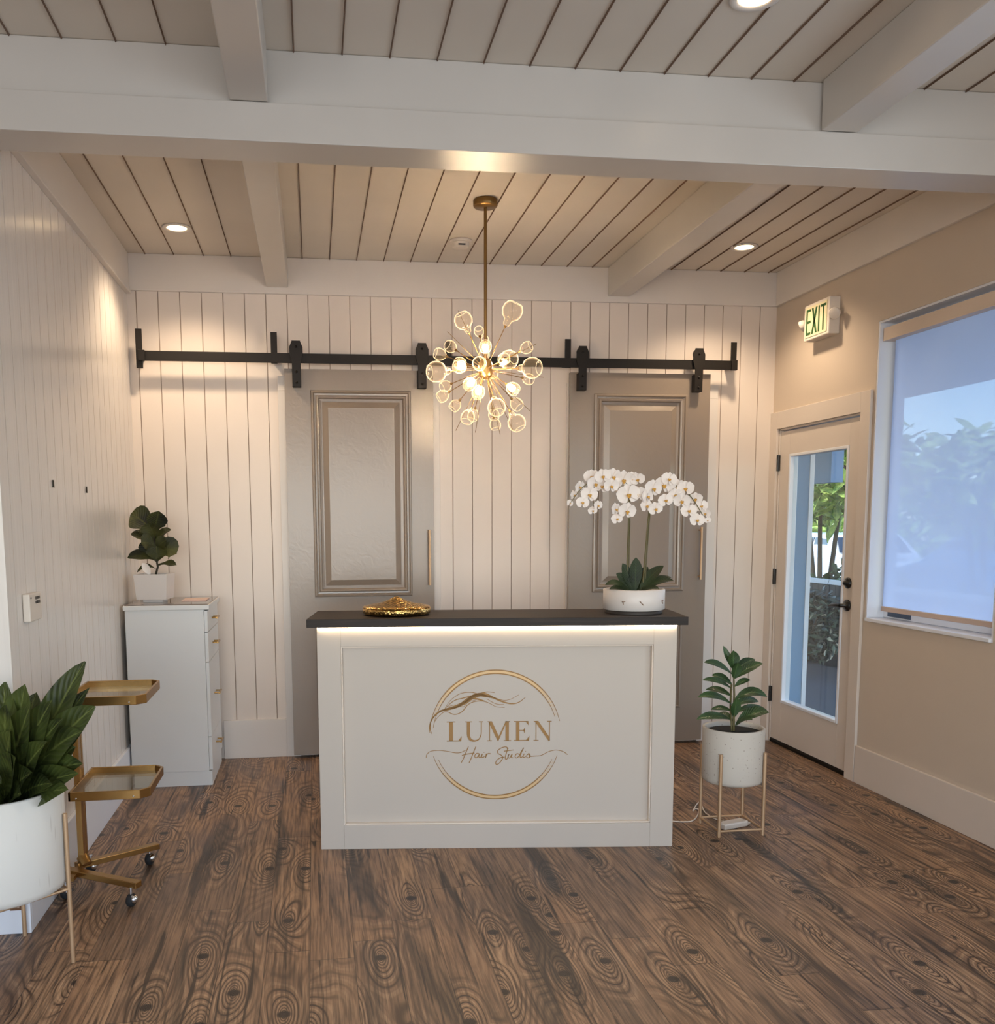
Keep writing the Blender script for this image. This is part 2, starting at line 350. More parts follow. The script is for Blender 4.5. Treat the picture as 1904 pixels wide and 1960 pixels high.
    def build(s, name, mats, parent=None, bevel=0, loc=None):
        me = bpy.data.meshes.new(name); 
        org = Vector(loc) if loc is not None else Vector((0, 0, 0))
        me.from_pydata([tuple(Vector(v)-org) for v in s.v], [], s.f)
        for m in (mats if isinstance(mats, (list, tuple)) else [mats]): me.materials.append(m)
        for p, i, sm in zip(me.polygons, s.mi, s.sm): p.material_index = i; p.use_smooth = sm
        if s.uv:
            ul = me.uv_layers.new(name='UVMap')
            for p in me.polygons:
                u = s.uv.get(p.index)
                if u:
                    for li, q in zip(p.loop_indices, u): ul.data[li].uv = q
        me.update()
        o = bpy.data.objects.new(name, me); COL.objects.link(o); o.location = org
        if parent: o.parent = parent; o.matrix_parent_inverse = Matrix.Identity(4)
        if bevel:
            b = o.modifiers.new('soft_edges', 'BEVEL'); b.width = bevel; b.segments = 2; b.limit_method = 'ANGLE'; b.angle_limit = R(40)
        return o
def thing(name, label, cat, loc=(0, 0, 0), rz=0, group=None):
    o = bpy.data.objects.new(name, None); COL.objects.link(o); o.empty_display_size = .1
    o.location = loc; o.rotation_euler = (0, 0, rz); tag(o, label, cat, group); return o
def tag(o, label, cat, group=None):
    o['label'] = label; o['category'] = cat
    if group: o['group'] = group
    return o
def struct(name, mb, m, bevel=0, label=None):
    o = mb.build(name, m, None, bevel); o['kind'] = 'structure'
    if label: o['label'] = label
    return o
def dup(root, loc, label, group=None):
    r = root.copy(); COL.objects.link(r); r.location = loc; r['label'] = label
    if group: r['group'] = group
    for ch in list(root.children):
        c = ch.copy(); COL.objects.link(c); c.parent = r
        for g in ch.children:
            d = g.copy(); COL.objects.link(d); d.parent = c
    return r
# every part of a thing is written in the thing's own coordinates
# ------------------------------------------------------------------ ROOM SHELL
m = MB().box(-4.3, XR+.16, -3.2, YB+.15, -.08, 0); struct('floor', m, FLOORM)
def board_strip(mb, edges, a0, a1, to3, depth=.006, gw=.0035):
    """grooved boards: profile across, flat faces between V grooves (groove faces take slot 1)"""
    e = [edges[0]]+list(edges[1:-1])+[edges[-1]]
    prof = [(e[0], 0, 0)]
    for g in e[1:-1]: prof += [(g-gw, 0, 0), (g-gw*.35, -depth, 1), (g+gw*.35, -depth, 1), (g+gw, 0, 1)]
    prof += [(e[-1], 0, 0)]
    for i in range(len(prof)-1):
        a, da, _ = prof[i]; b, db, k = prof[i+1]
        mb.cur = 0 if (da == 0 and db == 0) else 1
        mb.add([to3(a, a0, da), to3(b, a0, db), to3(b, a1, db), to3(a, a1, da)], [(0, 1, 2, 3)])
    mb.cur = 0
# back wall boards
g = [-.003+.1274*k for k in range(-8, 24)]
g = [x for x in g if XL+.03 < x < XR-.03]
m = MB(); board_strip(m, [XL-.2]+g+[XR+.02], 0, 3.3, lambda a, b, d: (a, YB-d, b), .005, .0026)
m.cur = 0; m.box(XL-.3, XR+.3, YB+.02, YB+.16, 0, 3.3)
struct('wall_back', m, [WALLP, GROOVEW])
# left wall (ends in a pier at Y 3.46), boards along Y
YP = 3.463
m = MB(); gl = [3.56+.1274*k for k in range(0, 19)]
board_strip(m, [YP]+gl+[YB+.02], 0, 3.1, lambda a, b, d: (XL+d, a, b), .005, .004)
m.cur = 0; m.box(XL-.9, XL-.012, YP, YB+.1, 0, 3.3)
m.add([(XL-.012, YP, 0), (XL, YP, 0), (XL, YP, 3.1), (XL-.012, YP, 3.1)], [(0, 1, 2, 3)])
struct('wall_left', m, [WALLL, paint('pale_groove', srgb(206, 196, 186), .4, 0)])
# far left alcove wall, beyond the pier
m = MB().box(-4.3, -4.15, -3.2, YB, 0, 3.3).box(-4.14, XL-.91, 5.0, 5.15, 0, 3.3); struct('wall_alcove', m, TAN)
# front wall behind the camera with a wide shopfront opening
m = MB().box(-4.3, -3.2, -3.2, -3.05, 0, 3.3).box(2.6, XR+.16, -3.2, -3.05, 0, 3.3).box(-3.2, 2.6, -3.2, -3.05, 2.6, 3.3).box(-3.2, 2.6, -3.2, -3.05, 0, .5)
struct('wall_front', m, TAN)
# right wall with openings for door and window
DY0, DY1, DZ1 = 4.938, 5.888, 2.082
WY0, WY1, WZ0, WZ1 = 3.83, 4.828, .927, 2.547
m = MB(); T = .15
def rw(y0, y1, z0, z1): m.box(XR, XR+T, y0, y1, z0, z1)
rw(DY1, YB+.1, 0, 3.3); rw(DY0, DY1, DZ1, 3.3); rw(WY1, DY0, 0, 3.3); rw(WY0, WY1, 0, WZ0); rw(WY0, WY1, WZ1, 3.3)
rw(2.2, WY0, 0, 3.3); rw(.6, 2.2, 0, WZ0); rw(.6, 2.2, WZ1, 3.3); rw(-3.2, .6, 0, 3.3)
struct('wall_right', m, TAN)
# ceiling boards (run towards the back wall)
m = MB()
ge = [-4.2+.163*k for k in range(19)]
ge = [x for x in ge if x < -1.0]+[-.955, -.79, -.617, -.456]+[-.031+.165*k for k in range(0, 12)]+[2.14, 2.303, 2.472, 2.636, 2.797, 2.962]
board_strip(m, [-4.3]+ge+[XR+.02], -3.2, YB+.1, lambda a, b, d: (a, b, ZC-d), -.007, .0028)
for i in range(len(m.v)): pass
m.cur = 0; m.box(-4.3, XR+.16, -3.2, YB+.16, ZC+.02, 3.4)
struct('ceiling', m, [CEIL, GROOVE])
# cross beam, longitudinal beams, perimeter trims
m = MB().box(-4.15, XR-.001, YM0, YM1, ZM, ZJ).box(-4.15, XR-.001, YM0+.018, YM1, ZJ+.001, ZC-.001); struct('trim_1', m, BEAM, .003)
for i, (x0, x1) in enumerate(((-.25, -.122), (1.888, 2.03))):
    m = MB().box(x0, x1, YM1+.001, YB-.025, ZJ-.004*(0), ZC-.001); struct('trim_%d' % (2+i), m, BEAM, .004)
    m = MB().box(x0, x1, -3.0, YM0-.001, ZJ, ZC-.001); struct('trim_%d' % (4+i), m, BEAM, .004)
m = MB().box(XL+.001, XR-.001, YB-.024, YB-.001, ZH, ZC-.001); struct('trim_6', m, TRIM, .002)
m = MB().box(XL, XL+.022, YM1+.001, YB-.026, ZH, ZC-.001).box(XL, XL+.03, YM1+.001, YB-.026, ZH-.022, ZH-.004); struct('trim_7', m, TRIM, .002)
m = MB().box(XR-.022, XR, YM1+.001, YB-.026, ZH, ZC-.001).box(XR-.022, XR, -3.0, YM0-.001, ZH, ZC-.001); struct('trim_8', m, TRIM, .002)
# baseboards
m = MB().box(-.595, -.2, YB-.018, YB-.001, 0, .247).box(.80, 1.6, YB-.018, YB-.001, 0, .247); struct('baseboard_back', m, TRIM, .002)
m = MB().box(XR-.018, XR-.001, -3.0, 4.838, 0, .215); struct('baseboard_right', m, DOORW, .003)
m = MB().box(XL, XL+.018, YP, YB-.02, 0, .235).box(XL-.9, XL+.018, YP-.018, YP, 0, .235); struct('baseboard_left', m, WHITEW, .003)
# casings of the two openings behind the sliding doors
def casing(name, x0, x1, zt):
    m = MB().box(x0-.09, x0, YB-.022, YB-.001, 0, zt).box(x1, x1+.09, YB-.022, YB-.001, 0, zt).box(x0-.09, x1+.09, YB-.022, YB-.001, zt, zt+.09)
    struct(name, m, TRIM, .002)
casing('trim_9', -.11, .715, 2.30); casing('trim_10', 1.72, 2.555, 2.28)
# ------------------------------------------------------------------ entry door, casing
m = MB().box(XR-.018, XR-.001, 4.846, DY0, 0, 2.193).box(XR-.018, XR-.001, DY1, YB-.002, 0, 2.193).box(XR-.018, XR-.001, DY0, DY1, DZ1, 2.193)
m.box(XR, XR+.14, DY0-.001, DY0+.012, 0, DZ1).box(XR, XR+.062, DY1-.016, DY1, 0, DZ1).box(XR, XR+.14, DY0, DY1, DZ1-.012, DZ1)
struct('trim_11', m, DOORW, .002)
m = MB().box(XR, XR+.14, DY0+.013, DY1-.017, .0, .012); struct('trim_12', m, BLACK)
dr = bpy.data.objects.new('door_1', None); COL.objects.link(dr); dr.location = (XR+.004, 5.41, 0); dr['kind'] = 'structure'; dr['label'] = 'white glazed entry door with black lever'
D0 = Vector((XR+.004, 5.41, 0))
def dl(y): return y-5.41
y0, y1, z0, z1 = dl(4.956), dl(5.868), .028, 2.062
gy0, gy1, gz0, gz1 = dl(5.065), dl(5.745), .29, 1.913
m = MB().box(0, .044, y0, gy0, z0, z1).box(0, .044, gy1, y1, z0, z1).box(0, .044, gy0, gy1, z0, gz0).box(0, .044, gy0, gy1, gz1, z1)
m.build('door_slab', DOORW, dr, .002)
m = MB(); w = .018
m.box(-.006, .05, gy0, gy0+w, gz0, gz1).box(-.006, .05, gy1-w, gy1, gz0, gz1).box(-.006, .05, gy0+w, gy1-w, gz0, gz0+w).box(-.006, .05, gy0+w, gy1-w, gz1-w, gz1)
m.build('glazing_bead', WHITEW, dr, .003)
MB().box(.02, .024, gy0+w, gy1-w, gz0+w, gz1-w).build('glass_pane', GLASS, dr)
for z in (1.863, 1.118, .328):
    MB().box(-.012, .004, y1-.002, y1+.014, z-.05, z+.05).tube([(-.012, y1+.006, z-.052), (-.012, y1+.006, z+.052)], .008).build('hinge', BLACKG, dr)
m = MB(); RX = Matrix.Translation((0, dl(5.014), 1.127)) @ Matrix.Rotation(R(-90), 4, 'Y')
m.lathe([(.0, 0), (.032, 0), (.032, .008), (.024, .014), (.012, .018), (.010, .03), (0, .032)], M=RX, n=24); m.build('deadbolt', BLACKG, dr)
m = MB(); RX = Matrix.Translation((0, dl(5.014), .998)) @ Matrix.Rotation(R(-90), 4, 'Y')
m.lathe([(.0, 0), (.034, 0), (.034, .008), (.02, .014), (.011, .02), (.011, .05), (0, .052)], M=RX, n=24)
m.tube([(-.048, dl(5.01), .998), (-.052, dl(5.04), .998), (-.05, dl(5.09), .994), (-.046, dl(5.13), .988)], [.012, .011, .010, .008])
m.build('lever_handle', BLACKG, dr)
MB().box(-.004, .046, y0+.002, y1-.002, z0-.02, z0-.001).build('door_sweep', BLACK, dr)
# ------------------------------------------------------------------ window + roller shade
wn = bpy.data.objects.new('window_1', None); COL.objects.link(wn); wn.location = (XR, 4.33, WZ0); wn['kind'] = 'structure'; wn['label'] = 'large white framed side window'
wy0, wy1, h = WY0-4.33, WY1-4.33, WZ1-WZ0
m = MB().box(.001, .15, wy1-.012, wy1-.001, .001, h-.001).box(.001, .15, wy0+.001, wy0+.012, .001, h-.001).box(.001, .15, wy0+.012, wy1-.012, h-.012, h-.001); m.build('window_jamb', WHITEW, wn)
MB().box(-.012, .15, wy0+.012, wy1-.012, .001, .02).build('window_sill', WHITEW, wn, .003)
m = MB(); x0, x1 = .10, .14; s = .035
m.box(x0, x1, wy1-.012-s, wy1-.013, .021, h-.013).box(x0, x1, wy0+.013, wy0+.012+s, .021, h-.013).box(x0, x1, wy0+.012+s, wy1-.012-s, .021, .03+s).box(x0, x1, wy0+.012+s, wy1-.012-s, h-.012-s, h-.013)
m.build('window_frame', WHITEW, wn, .003)
MB().box(.118, .122, wy0+.012+s, wy1-.012-s, .03+s, h-.012-s).build('glass_pane', GLASS, wn)
MB().box(.094, .0995, wy1-.26, wy1-.06, .03, .055).build('sash_latch', paint('grey_latch', srgb(70, 84, 104), .5, 0), wn)
wn2 = bpy.data.objects.new('window_2', None); COL.objects.link(wn2); wn2.location = (XR, 1.4, WZ0); wn2['kind'] = 'structure'
m = MB().box(.08, .12, -.799, -.75, .001, h-.001).box(.08, .12, .75, .799, .001, h-.001).box(.08, .12, -.75, .75, .001, .05).box(.08, .12, -.75, .75, h-.05, h-.001); m.build('window_frame', WHITEW, wn2)
MB().box(.098, .102, -.75, .75, .05, h-.05).build('glass_pane', GLASS, wn2)
rs = thing('roller_shade', 'pale sheer roller shade drawn down over the side window', 'blind', (XR+.05, 4.33, 2.49))
MB().box(-.035, .03, wy0+.02, wy1-.02, -.05, .018).build('headrail', paint('shade_cassette', srgb(222, 204, 186), .45, .02), rs, .003)
MB().box(.012, .0135, wy0+.035, wy1-.062, -1.475, -.051).build('shade_fabric', SHADE, rs)
MB().box(.003, .022, wy0+.03, wy1-.058, -1.503, -1.476).build('hem_bar', paint('hem_bar_beige', srgb(196, 176, 164), .5, .02), rs, .003)
# ------------------------------------------------------------------ sliding barn doors
def frame_profile(mb, x0, x1, z0, z1, prof, y):
    """nested mitred frames: prof = (inset, depth towards the viewer)"""
    for (a, da), (b, db) in zip(prof[:-1], prof[1:]):
        o = [(x0+a, z0+a), (x1-a, z0+a), (x1-a, z1-a), (x0+a, z1-a)]; i = [(x0+b, z0+b), (x1-b, z0+b), (x1-b, z1-b), (x0+b, z1-b)]
        for k in range(4):
            p, q = o[k], o[(k+1) % 4]; r_, s_ = i[(k+1) % 4], i[k]
            mb.add([(p[0], y-da, p[1]), (q[0], y-da, q[1]), (r_[0], y-db, r_[1]), (s_[0], y-db, s_[1])], [(0, 1, 2, 3)])
PROF = [(0, 0), (.004, .011), (.014, .013), (.020, .004), (.030, .003), (.036, .012), (.046, .009), (.052, -.006), (.064, -.008), (.070, -.008), (.105, .004), (.110, .004)]
def barn_door(x0, x1, mx0, mx1, zt, hx, label, hand):
    cx = (x0+x1)/2; t = thing('sliding_barn_door', label, 'door', (cx, 5.905, 0)); a, b = x0-cx, x1-cx; c, d = mx0-cx, mx1-cx
    Y0 = .0; m = MB(); panels = ((1.03, 2.30), (.245, .86))
    # stiles and rails as one leaf with two sunk panels
    zs = [.02, .245, .86, 1.03, 2.30, zt]
    def q(xa, xb, za, zb): m.add([(xa, Y0, za), (xb, Y0, za), (xb, Y0, zb), (xa, Y0, zb)], [(0, 1, 2, 3)])
    q(a, c, zs[0], zt); q(d, b, zs[0], zt); q(c, d, zs[0], zs[1]); q(c, d, zs[2], zs[3]); q(c, d, zs[4], zs[5])
    m.add([(a, Y0, zs[0]), (a, Y0, zt), (a, Y0+.036, zt), (a, Y0+.036, zs[0])], [(0, 1, 2, 3)])
    m.add([(b, Y0, zs[0]), (b, Y0+.036, zs[0]), (b, Y0+.036, zt), (b, Y0, zt)], [(0, 1, 2, 3)])
    m.add([(a, Y0, zt), (b, Y0, zt), (b, Y0+.036, zt), (a, Y0+.036, zt)], [(0, 1, 2, 3)])
    m.add([(a, Y0+.036, zs[0]), (a, Y0+.036, zt), (b, Y0+.036, zt), (b, Y0+.036, zs[0])], [(0, 1, 2, 3)])
    m.add([(a, Y0, zs[0]), (a, Y0+.036, zs[0]), (b, Y0+.036, zs[0]), (b, Y0, zs[0])], [(0, 1, 2, 3)])
    m.build('door_leaf', TAUPE, t)
    for (za, zb) in panels:
        m = MB(); frame_profile(m, c, d, za, zb, PROF, Y0)
        m.add([(c+.11, Y0-.004, za+.11), (d-.11, Y0-.004, za+.11), (d-.11, Y0-.004, zb-.11), (c+.11, Y0-.004, zb-.11)], [(0, 1, 2, 3)])
        m.build('raised_panel', TAUPE, t)
    for x in hx:
        x -= cx; zt_, zb_ = 2.583, 2.312
        to = lambda p, q_, dd: (x+p, Y0-.030+dd, q_)
        ps = [(-.026, zb_), (.026, zb_), (.026, 2.43), (.026, 2.45), (.040, 2.50), (.040, 2.545), (.026, zt_-.006), (.026, zt_), (-.026, zt_), (-.026, zt_-.006), (-.040, 2.545), (-.040, 2.50), (-.026, 2.45), (-.026, 2.43)]
        m = MB().prism(ps, to, -.024, -.016)
        m.box(x-.026, x+.026, -.0458, -.001, zb_, 2.42)
        m.lathe([(0, -.006), (.034, -.006), (.034, .010), (0, .010)], M=Matrix.Translation((x, Y0-.028, 2.548)) @ Matrix.Rotation(R(90), 4, 'X'), n=24)
        hg = m.build('roller_hanger', BLACK, t, .0015)
        m = MB()
        for zz in (zb_+.025, 2.40, 2.548): m.lathe([(0, 0), (.008, 0), (.007, .005), (0, .007)], M=Matrix.Translation((x, -.054, zz)) @ Matrix.Rotation(R(90), 4, 'X'), n=8)
        m.build('bolt', BLACK, hg)
    hz0, hz1 = hand[1], hand[2]; x = hand[0]-cx
    m = MB().tube([(x, -.035, hz0), (x, -.035, hz1)], .0085).tube([(x, 0, hz0+.02), (x, -.035, hz0+.02)], .006).tube([(x, 0, hz1-.02), (x, -.035, hz1-.02)], .006)
    m.build('pull_handle', GOLDM, t)
    return t
barn_door(-.155, .757, 0, .617, 2.425, (-.081, .684), 'taupe sliding barn door behind the gold dish end of the desk, left of the chandelier', (.724, 1.096, 1.445))
barn_door(1.636, 2.567, 1.792, 2.413, 2.43, (1.70, 2.465), 'taupe sliding barn door behind the white orchids, nearer the entry door', (2.52, 1.105, 1.45))
rl = thing('barn_door_rail', 'long black iron sliding door rail bolted across the back wall', 'rail', (.86, 5.87, 2.482))
MB().box(-1.868, 1.866, -.004, .004, -.029, .029).build('rail_bar', BLACK, rl, .001)
for x, za, zb in ((-1.0, 2.41, 2.638), (-.212, 2.45, 2.634), (.852, 2.452, 2.60), (1.61, 2.452, 2.628), (2.707, 2.452, 2.628)):
    x -= .86; m = MB().box(x-.014, x+.014, .005, .106, -.014, .014)
    m.box(x-.019, x+.019, .0045, .012, za-2.482, zb-2.482)
    m.build('mounting_bracket', BLACK, rl, .001)
for x in (-1.845, 1.845): MB().box(x-.02, x+.02, -.018, -.0045, -.032, .032).build('end_stop', BLACK, rl, .003)
# ------------------------------------------------------------------ reception desk (turned 7.3 degrees)
DA = R(-7.292); DO = Vector((.003, 4.179, 0)); DE = Vector((math.cos(DA), math.sin(DA), 0)); DN = Vector((-math.sin(DA), math.cos(DA), 0))
def desk_pt(e, n, z): return DO+DE*e+DN*n+Vector((0, 0, z))     # n = depth behind the desk front
dk = thing('reception_desk', 'white panelled reception desk with dark wood top and gold round logo', 'desk', DO, DA)
DW = 1.613; FD = .34
m = MB().box(0, DW, .0305, FD, 0, 1.022); m.build('desk_body', DESKP, dk)
m = MB(); a, b, z0_, z1_ = .106, 1.509, .113, .938
m.box(0, a, 0, .030, 0, 1.022).box(b, DW, 0, .030, 0, 1.022).box(a, b, 0, .030, 0, z0_).box(a, b, 0, .030, z1_, 1.022); m.build('front_frame', DESKP, dk, .0015)
w_ = .006; m = MB().box(a, a+w_, .004, .0302, z0_, z1_).box(b-w_, b, .004, .0302, z0_, z1_).box(a+w_, b-w_, .004, .0302, z0_, z0_+w_).box(a+w_, b-w_, .004, .0302, z1_-w_, z1_)
m.build('panel_bead', paint('bead_cream', srgb(226, 214, 200), .35, 0), dk, .002)
MB().box(-.038, DW+.036, -.05, .37, 1.03, 1.067).build('countertop', DWOOD, dk, .0015)
MB().box(.004, DW-.004, -.012, -.002, 1.020, 1.0295).build('led_strip', LED, dk)
MB().box(.01, DW-.01, .002, FD-.01, 1.0222, 1.0298).build('top_batten', DESKP, dk)
# --- logo, drawn in sheet units (u right, v down) and laid on the sunk panel
def LU(u, v, d=0): return Vector((.579+(u-425)*.000429, 0.0298-d, .822-(v-145)*.000444))
def catmull(pts, n=10):
    out = []
    for i in range(len(pts)-1):
        p0, p1, p2, p3 = pts[max(i-1, 0)], pts[i], pts[i+1], pts[min(i+2, len(pts)-1)]
        for k in range(n):
            t = k/n
            out.append(tuple(.5*(2*p1[j]+(p2[j]-p0[j])*t+(2*p0[j]-5*p1[j]+4*p2[j]-p3[j])*t*t+(3*p1[j]-p0[j]-3*p2[j]+p3[j])*t**3) for j in range(len(p1))))
    out.append(tuple(pts[-1])); return out
def ribbon(mb, pts, d=.0012, smooth=True):
    """pts (u,v,width)"""
    P = catmull(pts) if smooth else pts; vs = []
    for i, (u, v, w) in enumerate(P):
        a = P[max(i-1, 0)]; b = P[min(i+1, len(P)-1)]; tx, ty = b[0]-a[0], b[1]-a[1]; L = math.hypot(tx, ty) or 1
        nx, ny = -ty/L*w/2, tx/L*w/2; vs += [LU(u+nx, v+ny, d), LU(u-nx, v-ny, d)]
    mb.add(vs, [(2*i, 2*i+1, 2*i+3, 2*i+2) for i in range(len(P)-1)])
def poly(mb, pts, d=.0012):
    mb.prism(pts, lambda a, b, dd: LU(a, b, dd), .0002, d)
def ringpts(a0, a1, off, wmax, wmin, n=60, fade=.25, split=0):
    out = []
    for i in range(n+1):
        t = i/n; a = R(a0+(a1-a0)*t); e = min(t, 1-t)/fade; k = min(1, e); k = k*k*(3-2*k)
        r = .2985+off*.00044
        e_, z_ = math.cos(a)*r, math.sin(a)*r
        out.append(((e_+.8005-.579)/.000429+425, 145-(.5235+z_-.822)/.000444, wmin+(wmax-wmin)*k))
    return out
m = MB()
for (a0, a1) in ((12, 172), (199, 341)):
    m.cur = 1; ribbon(m, ringpts(a0+6, a1-6, -16, 22, 3), .0008, False)
    m.cur = 0
    for off in (2, -34): ribbon(m, ringpts(a0+(0 if off > 0 else 5), a1-(0 if off > 0 else 5), off, 12, 5), .0013, False)
m.build('logo_ring', [LOGO, LOGOL], dk)
m = MB()
for w, s_ in ((16, [(268, 805), (250, 740), (262, 660), (320, 590), (400, 552), (540, 518), (650, 455), (740, 408), (820, 405), (920, 430), (1010, 468), (1110, 492), (1190, 478), (1262, 425)]),
              (7, [(282, 740), (300, 670), (360, 600), (420, 570), (510, 600), (590, 570), (650, 500), (720, 468), (800, 462), (870, 482), (950, 522), (1040, 532)]),
              (6, [(405, 540), (470, 450), (570, 385), (680, 370), (790, 395), (900, 415), (1000, 452), (1090, 450), (1190, 400)]),
              (9, [(400, 545), (500, 460), (600, 430), (700, 405), (790, 380), (860, 368), (935, 376)]),
              (30, [(345, 565), (420, 548), (520, 520), (610, 480), (690, 430), (770, 400), (840, 410), (890, 425)]),
              (16, [(560, 500), (640, 440), (730, 395), (820, 385), (880, 405), (950, 440)]),
              (5, [(850, 440), (920, 480), (980, 500), (1035, 498)]),
              (10, [(246, 790), (244, 720), (275, 640), (345, 575)]),
              (14, [(690, 440), (750, 440), (830, 465)]),
              (4, [(430, 520), (520, 500), (600, 520), (660, 470), (740, 450)])):
    n_ = len(s_); ribbon(m, [(u, v, max(4.5, 1.25*w*math.sin(math.pi*(i+.5)/n_)**.7)) for i, (u, v) in enumerate(s_)], .0014)
for s_ in ([(203, 1050), (215, 1012), (262, 982), (350, 974), (440, 988), (520, 1002), (575, 998), (625, 975)], [(1300, 1048), (1360, 1042), (1430, 1036), (1500, 1002), (1570, 982), (1630, 986), (1680, 1006), (1712, 1030)]):
    ribbon(m, [(u, v, 7) for u, v in s_])
m.build('logo_hair_wave', LOGO, dk)
m = MB()
def rect(u0, u1, v0, v1): poly(m, [(u0, v0), (u1, v0), (u1, v1), (u0, v1)])
T0, T1 = 674, 882
rect(452, 492, T0, T1); rect(425, 518, T0, T0+8); rect(425, 575, T1-9, T1); poly(m, [(545, T1-4), (585, 826), (578, T1), (540, T1)])
ribbon(m, [(656, 678, 34), (656, 760, 34), (657, 820, 33), (675, 862, 28), (718, 878, 18), (765, 862, 12), (789, 815, 10), (793, 760, 10), (793, 678, 10)]); rect(620, 695, T0, T0+8); rect(768, 812, T0, T0+8)
rect(876, 885, T0, T1); rect(855, 905, T1-8, T1); poly(m, [(855, T0), (905, T0), (985, 845), (968, 884), (872, T0+12)]); poly(m, [(962, 866), (1052, T0), (1066, T0), (974, 884)]); rect(1050, 1086, T0, T1); rect(1030, 1110, T1-8, T1); rect(1048, 1098, T0, T0+8)
rect(1162, 1198, T0, T1); rect(1140, 1292, T0, T0+8); poly(m, [(1262, T0+4), (1292, T0), (1297, 722)]); rect(1198, 1252, 768, 776); poly(m, [(1252, 745), (1258, 745), (1258, 800), (1252, 800), (1240, 772)]); rect(1140, 1300, T1-9, T1); poly(m, [(1265, T1-4), (1306, 828), (1300, T1)])
rect(1370, 1379, T0, T1); rect(1348, 1402, T1-8, T1); poly(m, [(1346, T0), (1398, T0), (1522, 850), (1522, 884), (1508, 884), (1366, T0+12)]); rect(1513, 1522, T0, T1); rect(1492, 1540, T0, T0+8)
m.build('logo_lumen_lettering', LOGO, dk)
m = MB()
for s_ in ([(655, 937), (628, 1000), (600, 1065), (578, 1106)], [(735, 937), (708, 1000), (682, 1065), (662, 1108)], [(585, 1030), (630, 1018), (690, 1008), (720, 1006)],
           [(768, 1012), (742, 1010), (722, 1034), (732, 1056), (756, 1042), (772, 1014), (766, 1048), (784, 1052), (803, 1016), (796, 1046), (812, 1052), (826, 1040)], [(846, 1012), (838, 1056), (848, 1028), (866, 1012), (892, 1014)],
           [(818, 997), (824, 1001)],
           [(1070, 968), (1062, 946), (1015, 950), (968, 982), (972, 1012), (1010, 1034), (1018, 1064), (990, 1108), (958, 1128), (945, 1112), (962, 1080), (1000, 1056), (1040, 1050)],
           [(1078, 955), (1056, 1020), (1048, 1066), (1066, 1070), (1088, 1020), (1078, 1052), (1096, 1058), (1120, 1020), (1114, 1052), (1130, 1058)], [(1032, 990), (1085, 982), (1138, 976)],
           [(1200, 1024), (1172, 1016), (1152, 1042), (1164, 1060), (1192, 1044), (1218, 996), (1244, 954)], [(1244, 954), (1222, 1000), (1206, 1046), (1216, 1058), (1232, 1046)],
           [(1250, 1016), (1238, 1048), (1250, 1056), (1266, 1044)], [(1296, 1018), (1278, 1034), (1280, 1056), (1300, 1058), (1314, 1040), (1306, 1020), (1294, 1018), (1310, 1040), (1325, 1046)], [(1262, 990), (1266, 996)]):
    ribbon(m, [(u, v, 9) for u, v in s_])
m.build('logo_hair_studio_script', LOGO, dk)
# ------------------------------------------------------------------ gold dish on the desk
dp = desk_pt(.352, .165, 1.0672)
gd = thing('lidded_dish', 'hammered gold round dish with low pointed lid on the desk top', 'dish', dp)
MB().lathe([(.10, 0), (.148, .003), (.156, .008), (.158, .030), (.152, .034), (.145, .030), (0, .028)], n=48).build('dish', HAMMER, gd)
MB().lathe([(.156, .0345), (.150, .040), (.118, .046), (.075, .054), (.042, .066), (.018, .078), (.008, .083), (0, .0835)], n=48).build('lid', HAMMER, gd)
# ------------------------------------------------------------------ orchids
bc = desk_pt(1.452, .168, 1.0672); YO = bc.y
ob = thing('potted_orchid', 'white moth orchids with two arching sprays in a low white bowl on the desk', 'potted plant', bc)
def ol(x, y, dy=0): return at(x, y, Y=YO+dy)-bc
MB().lathe([(.128, 0), (.130, .014), (.126, .015)], n=48).build('dark_foot', DARKB, ob)
MB().lathe([(.134, .0155), (.1405, .02), (.141, .108), (.136, .111), (.130, .108), (.128, .09), (0, .088)], n=48).build('bowl', BOWL, ob)
MB().lathe([(.127, .0905), (.06, .098), (0, .10)], n=32).build('moss', SOIL, ob)
def bm(ang, *strokes):      # scratched motifs on the bowl: three little marks
  m = MB()
  for pts in strokes:
    for p, q in zip(pts[:-1], pts[1:]):
        f = lambda s_: Vector((math.cos(ang+s_[0]/.141)*.1425, math.sin(ang+s_[0]/.141)*.1425, .055+s_[1]))
        m.tube([f(p), f(q)], .0018, 6)
  m.build('scratched_mark', paint('scratch_brown', srgb(140, 108, 84), .6, 0), ob)
bm(R(-128), [(-.008, .008), (-.002, .002), (0, -.008)], [(-.002, .004), (.008, .007)]); bm(R(-95), [(-.01, .010), (0, -.002), (.009, -.010)]); bm(R(-46), [(.008, .007), (-.006, .006), (0, 0), (.004, -.008)])
for tip, w, lift, sd in (((1217, 1067), .062, .02, 0), ((1191, 1078), .05, .02, 0), ((1270, 1083), .055, .03, 0), ((1179, 1098), .045, .03, 0), ((1158, 1120), .045, .05, -.05), ((1290, 1112), .05, .05, -.04), ((1285, 1105), .045, .04, .06), ((1166, 1128), .04, .03, -.09), ((1262, 1128), .04, .03, -.09), ((1240, 1085), .05, .03, .07)):
    t_ = ol(tip[0], tip[1], sd); nrm = (0, -1, .25) if abs(tip[0]-1217) < 40 else (0, -.7, 1)
    MB().leaf(Vector((t_.x*.12, -.01+sd*.2, .09)), t_, w, lift, 12, .2, 'oval', nrm).build('leaf', LEAFO, ob)
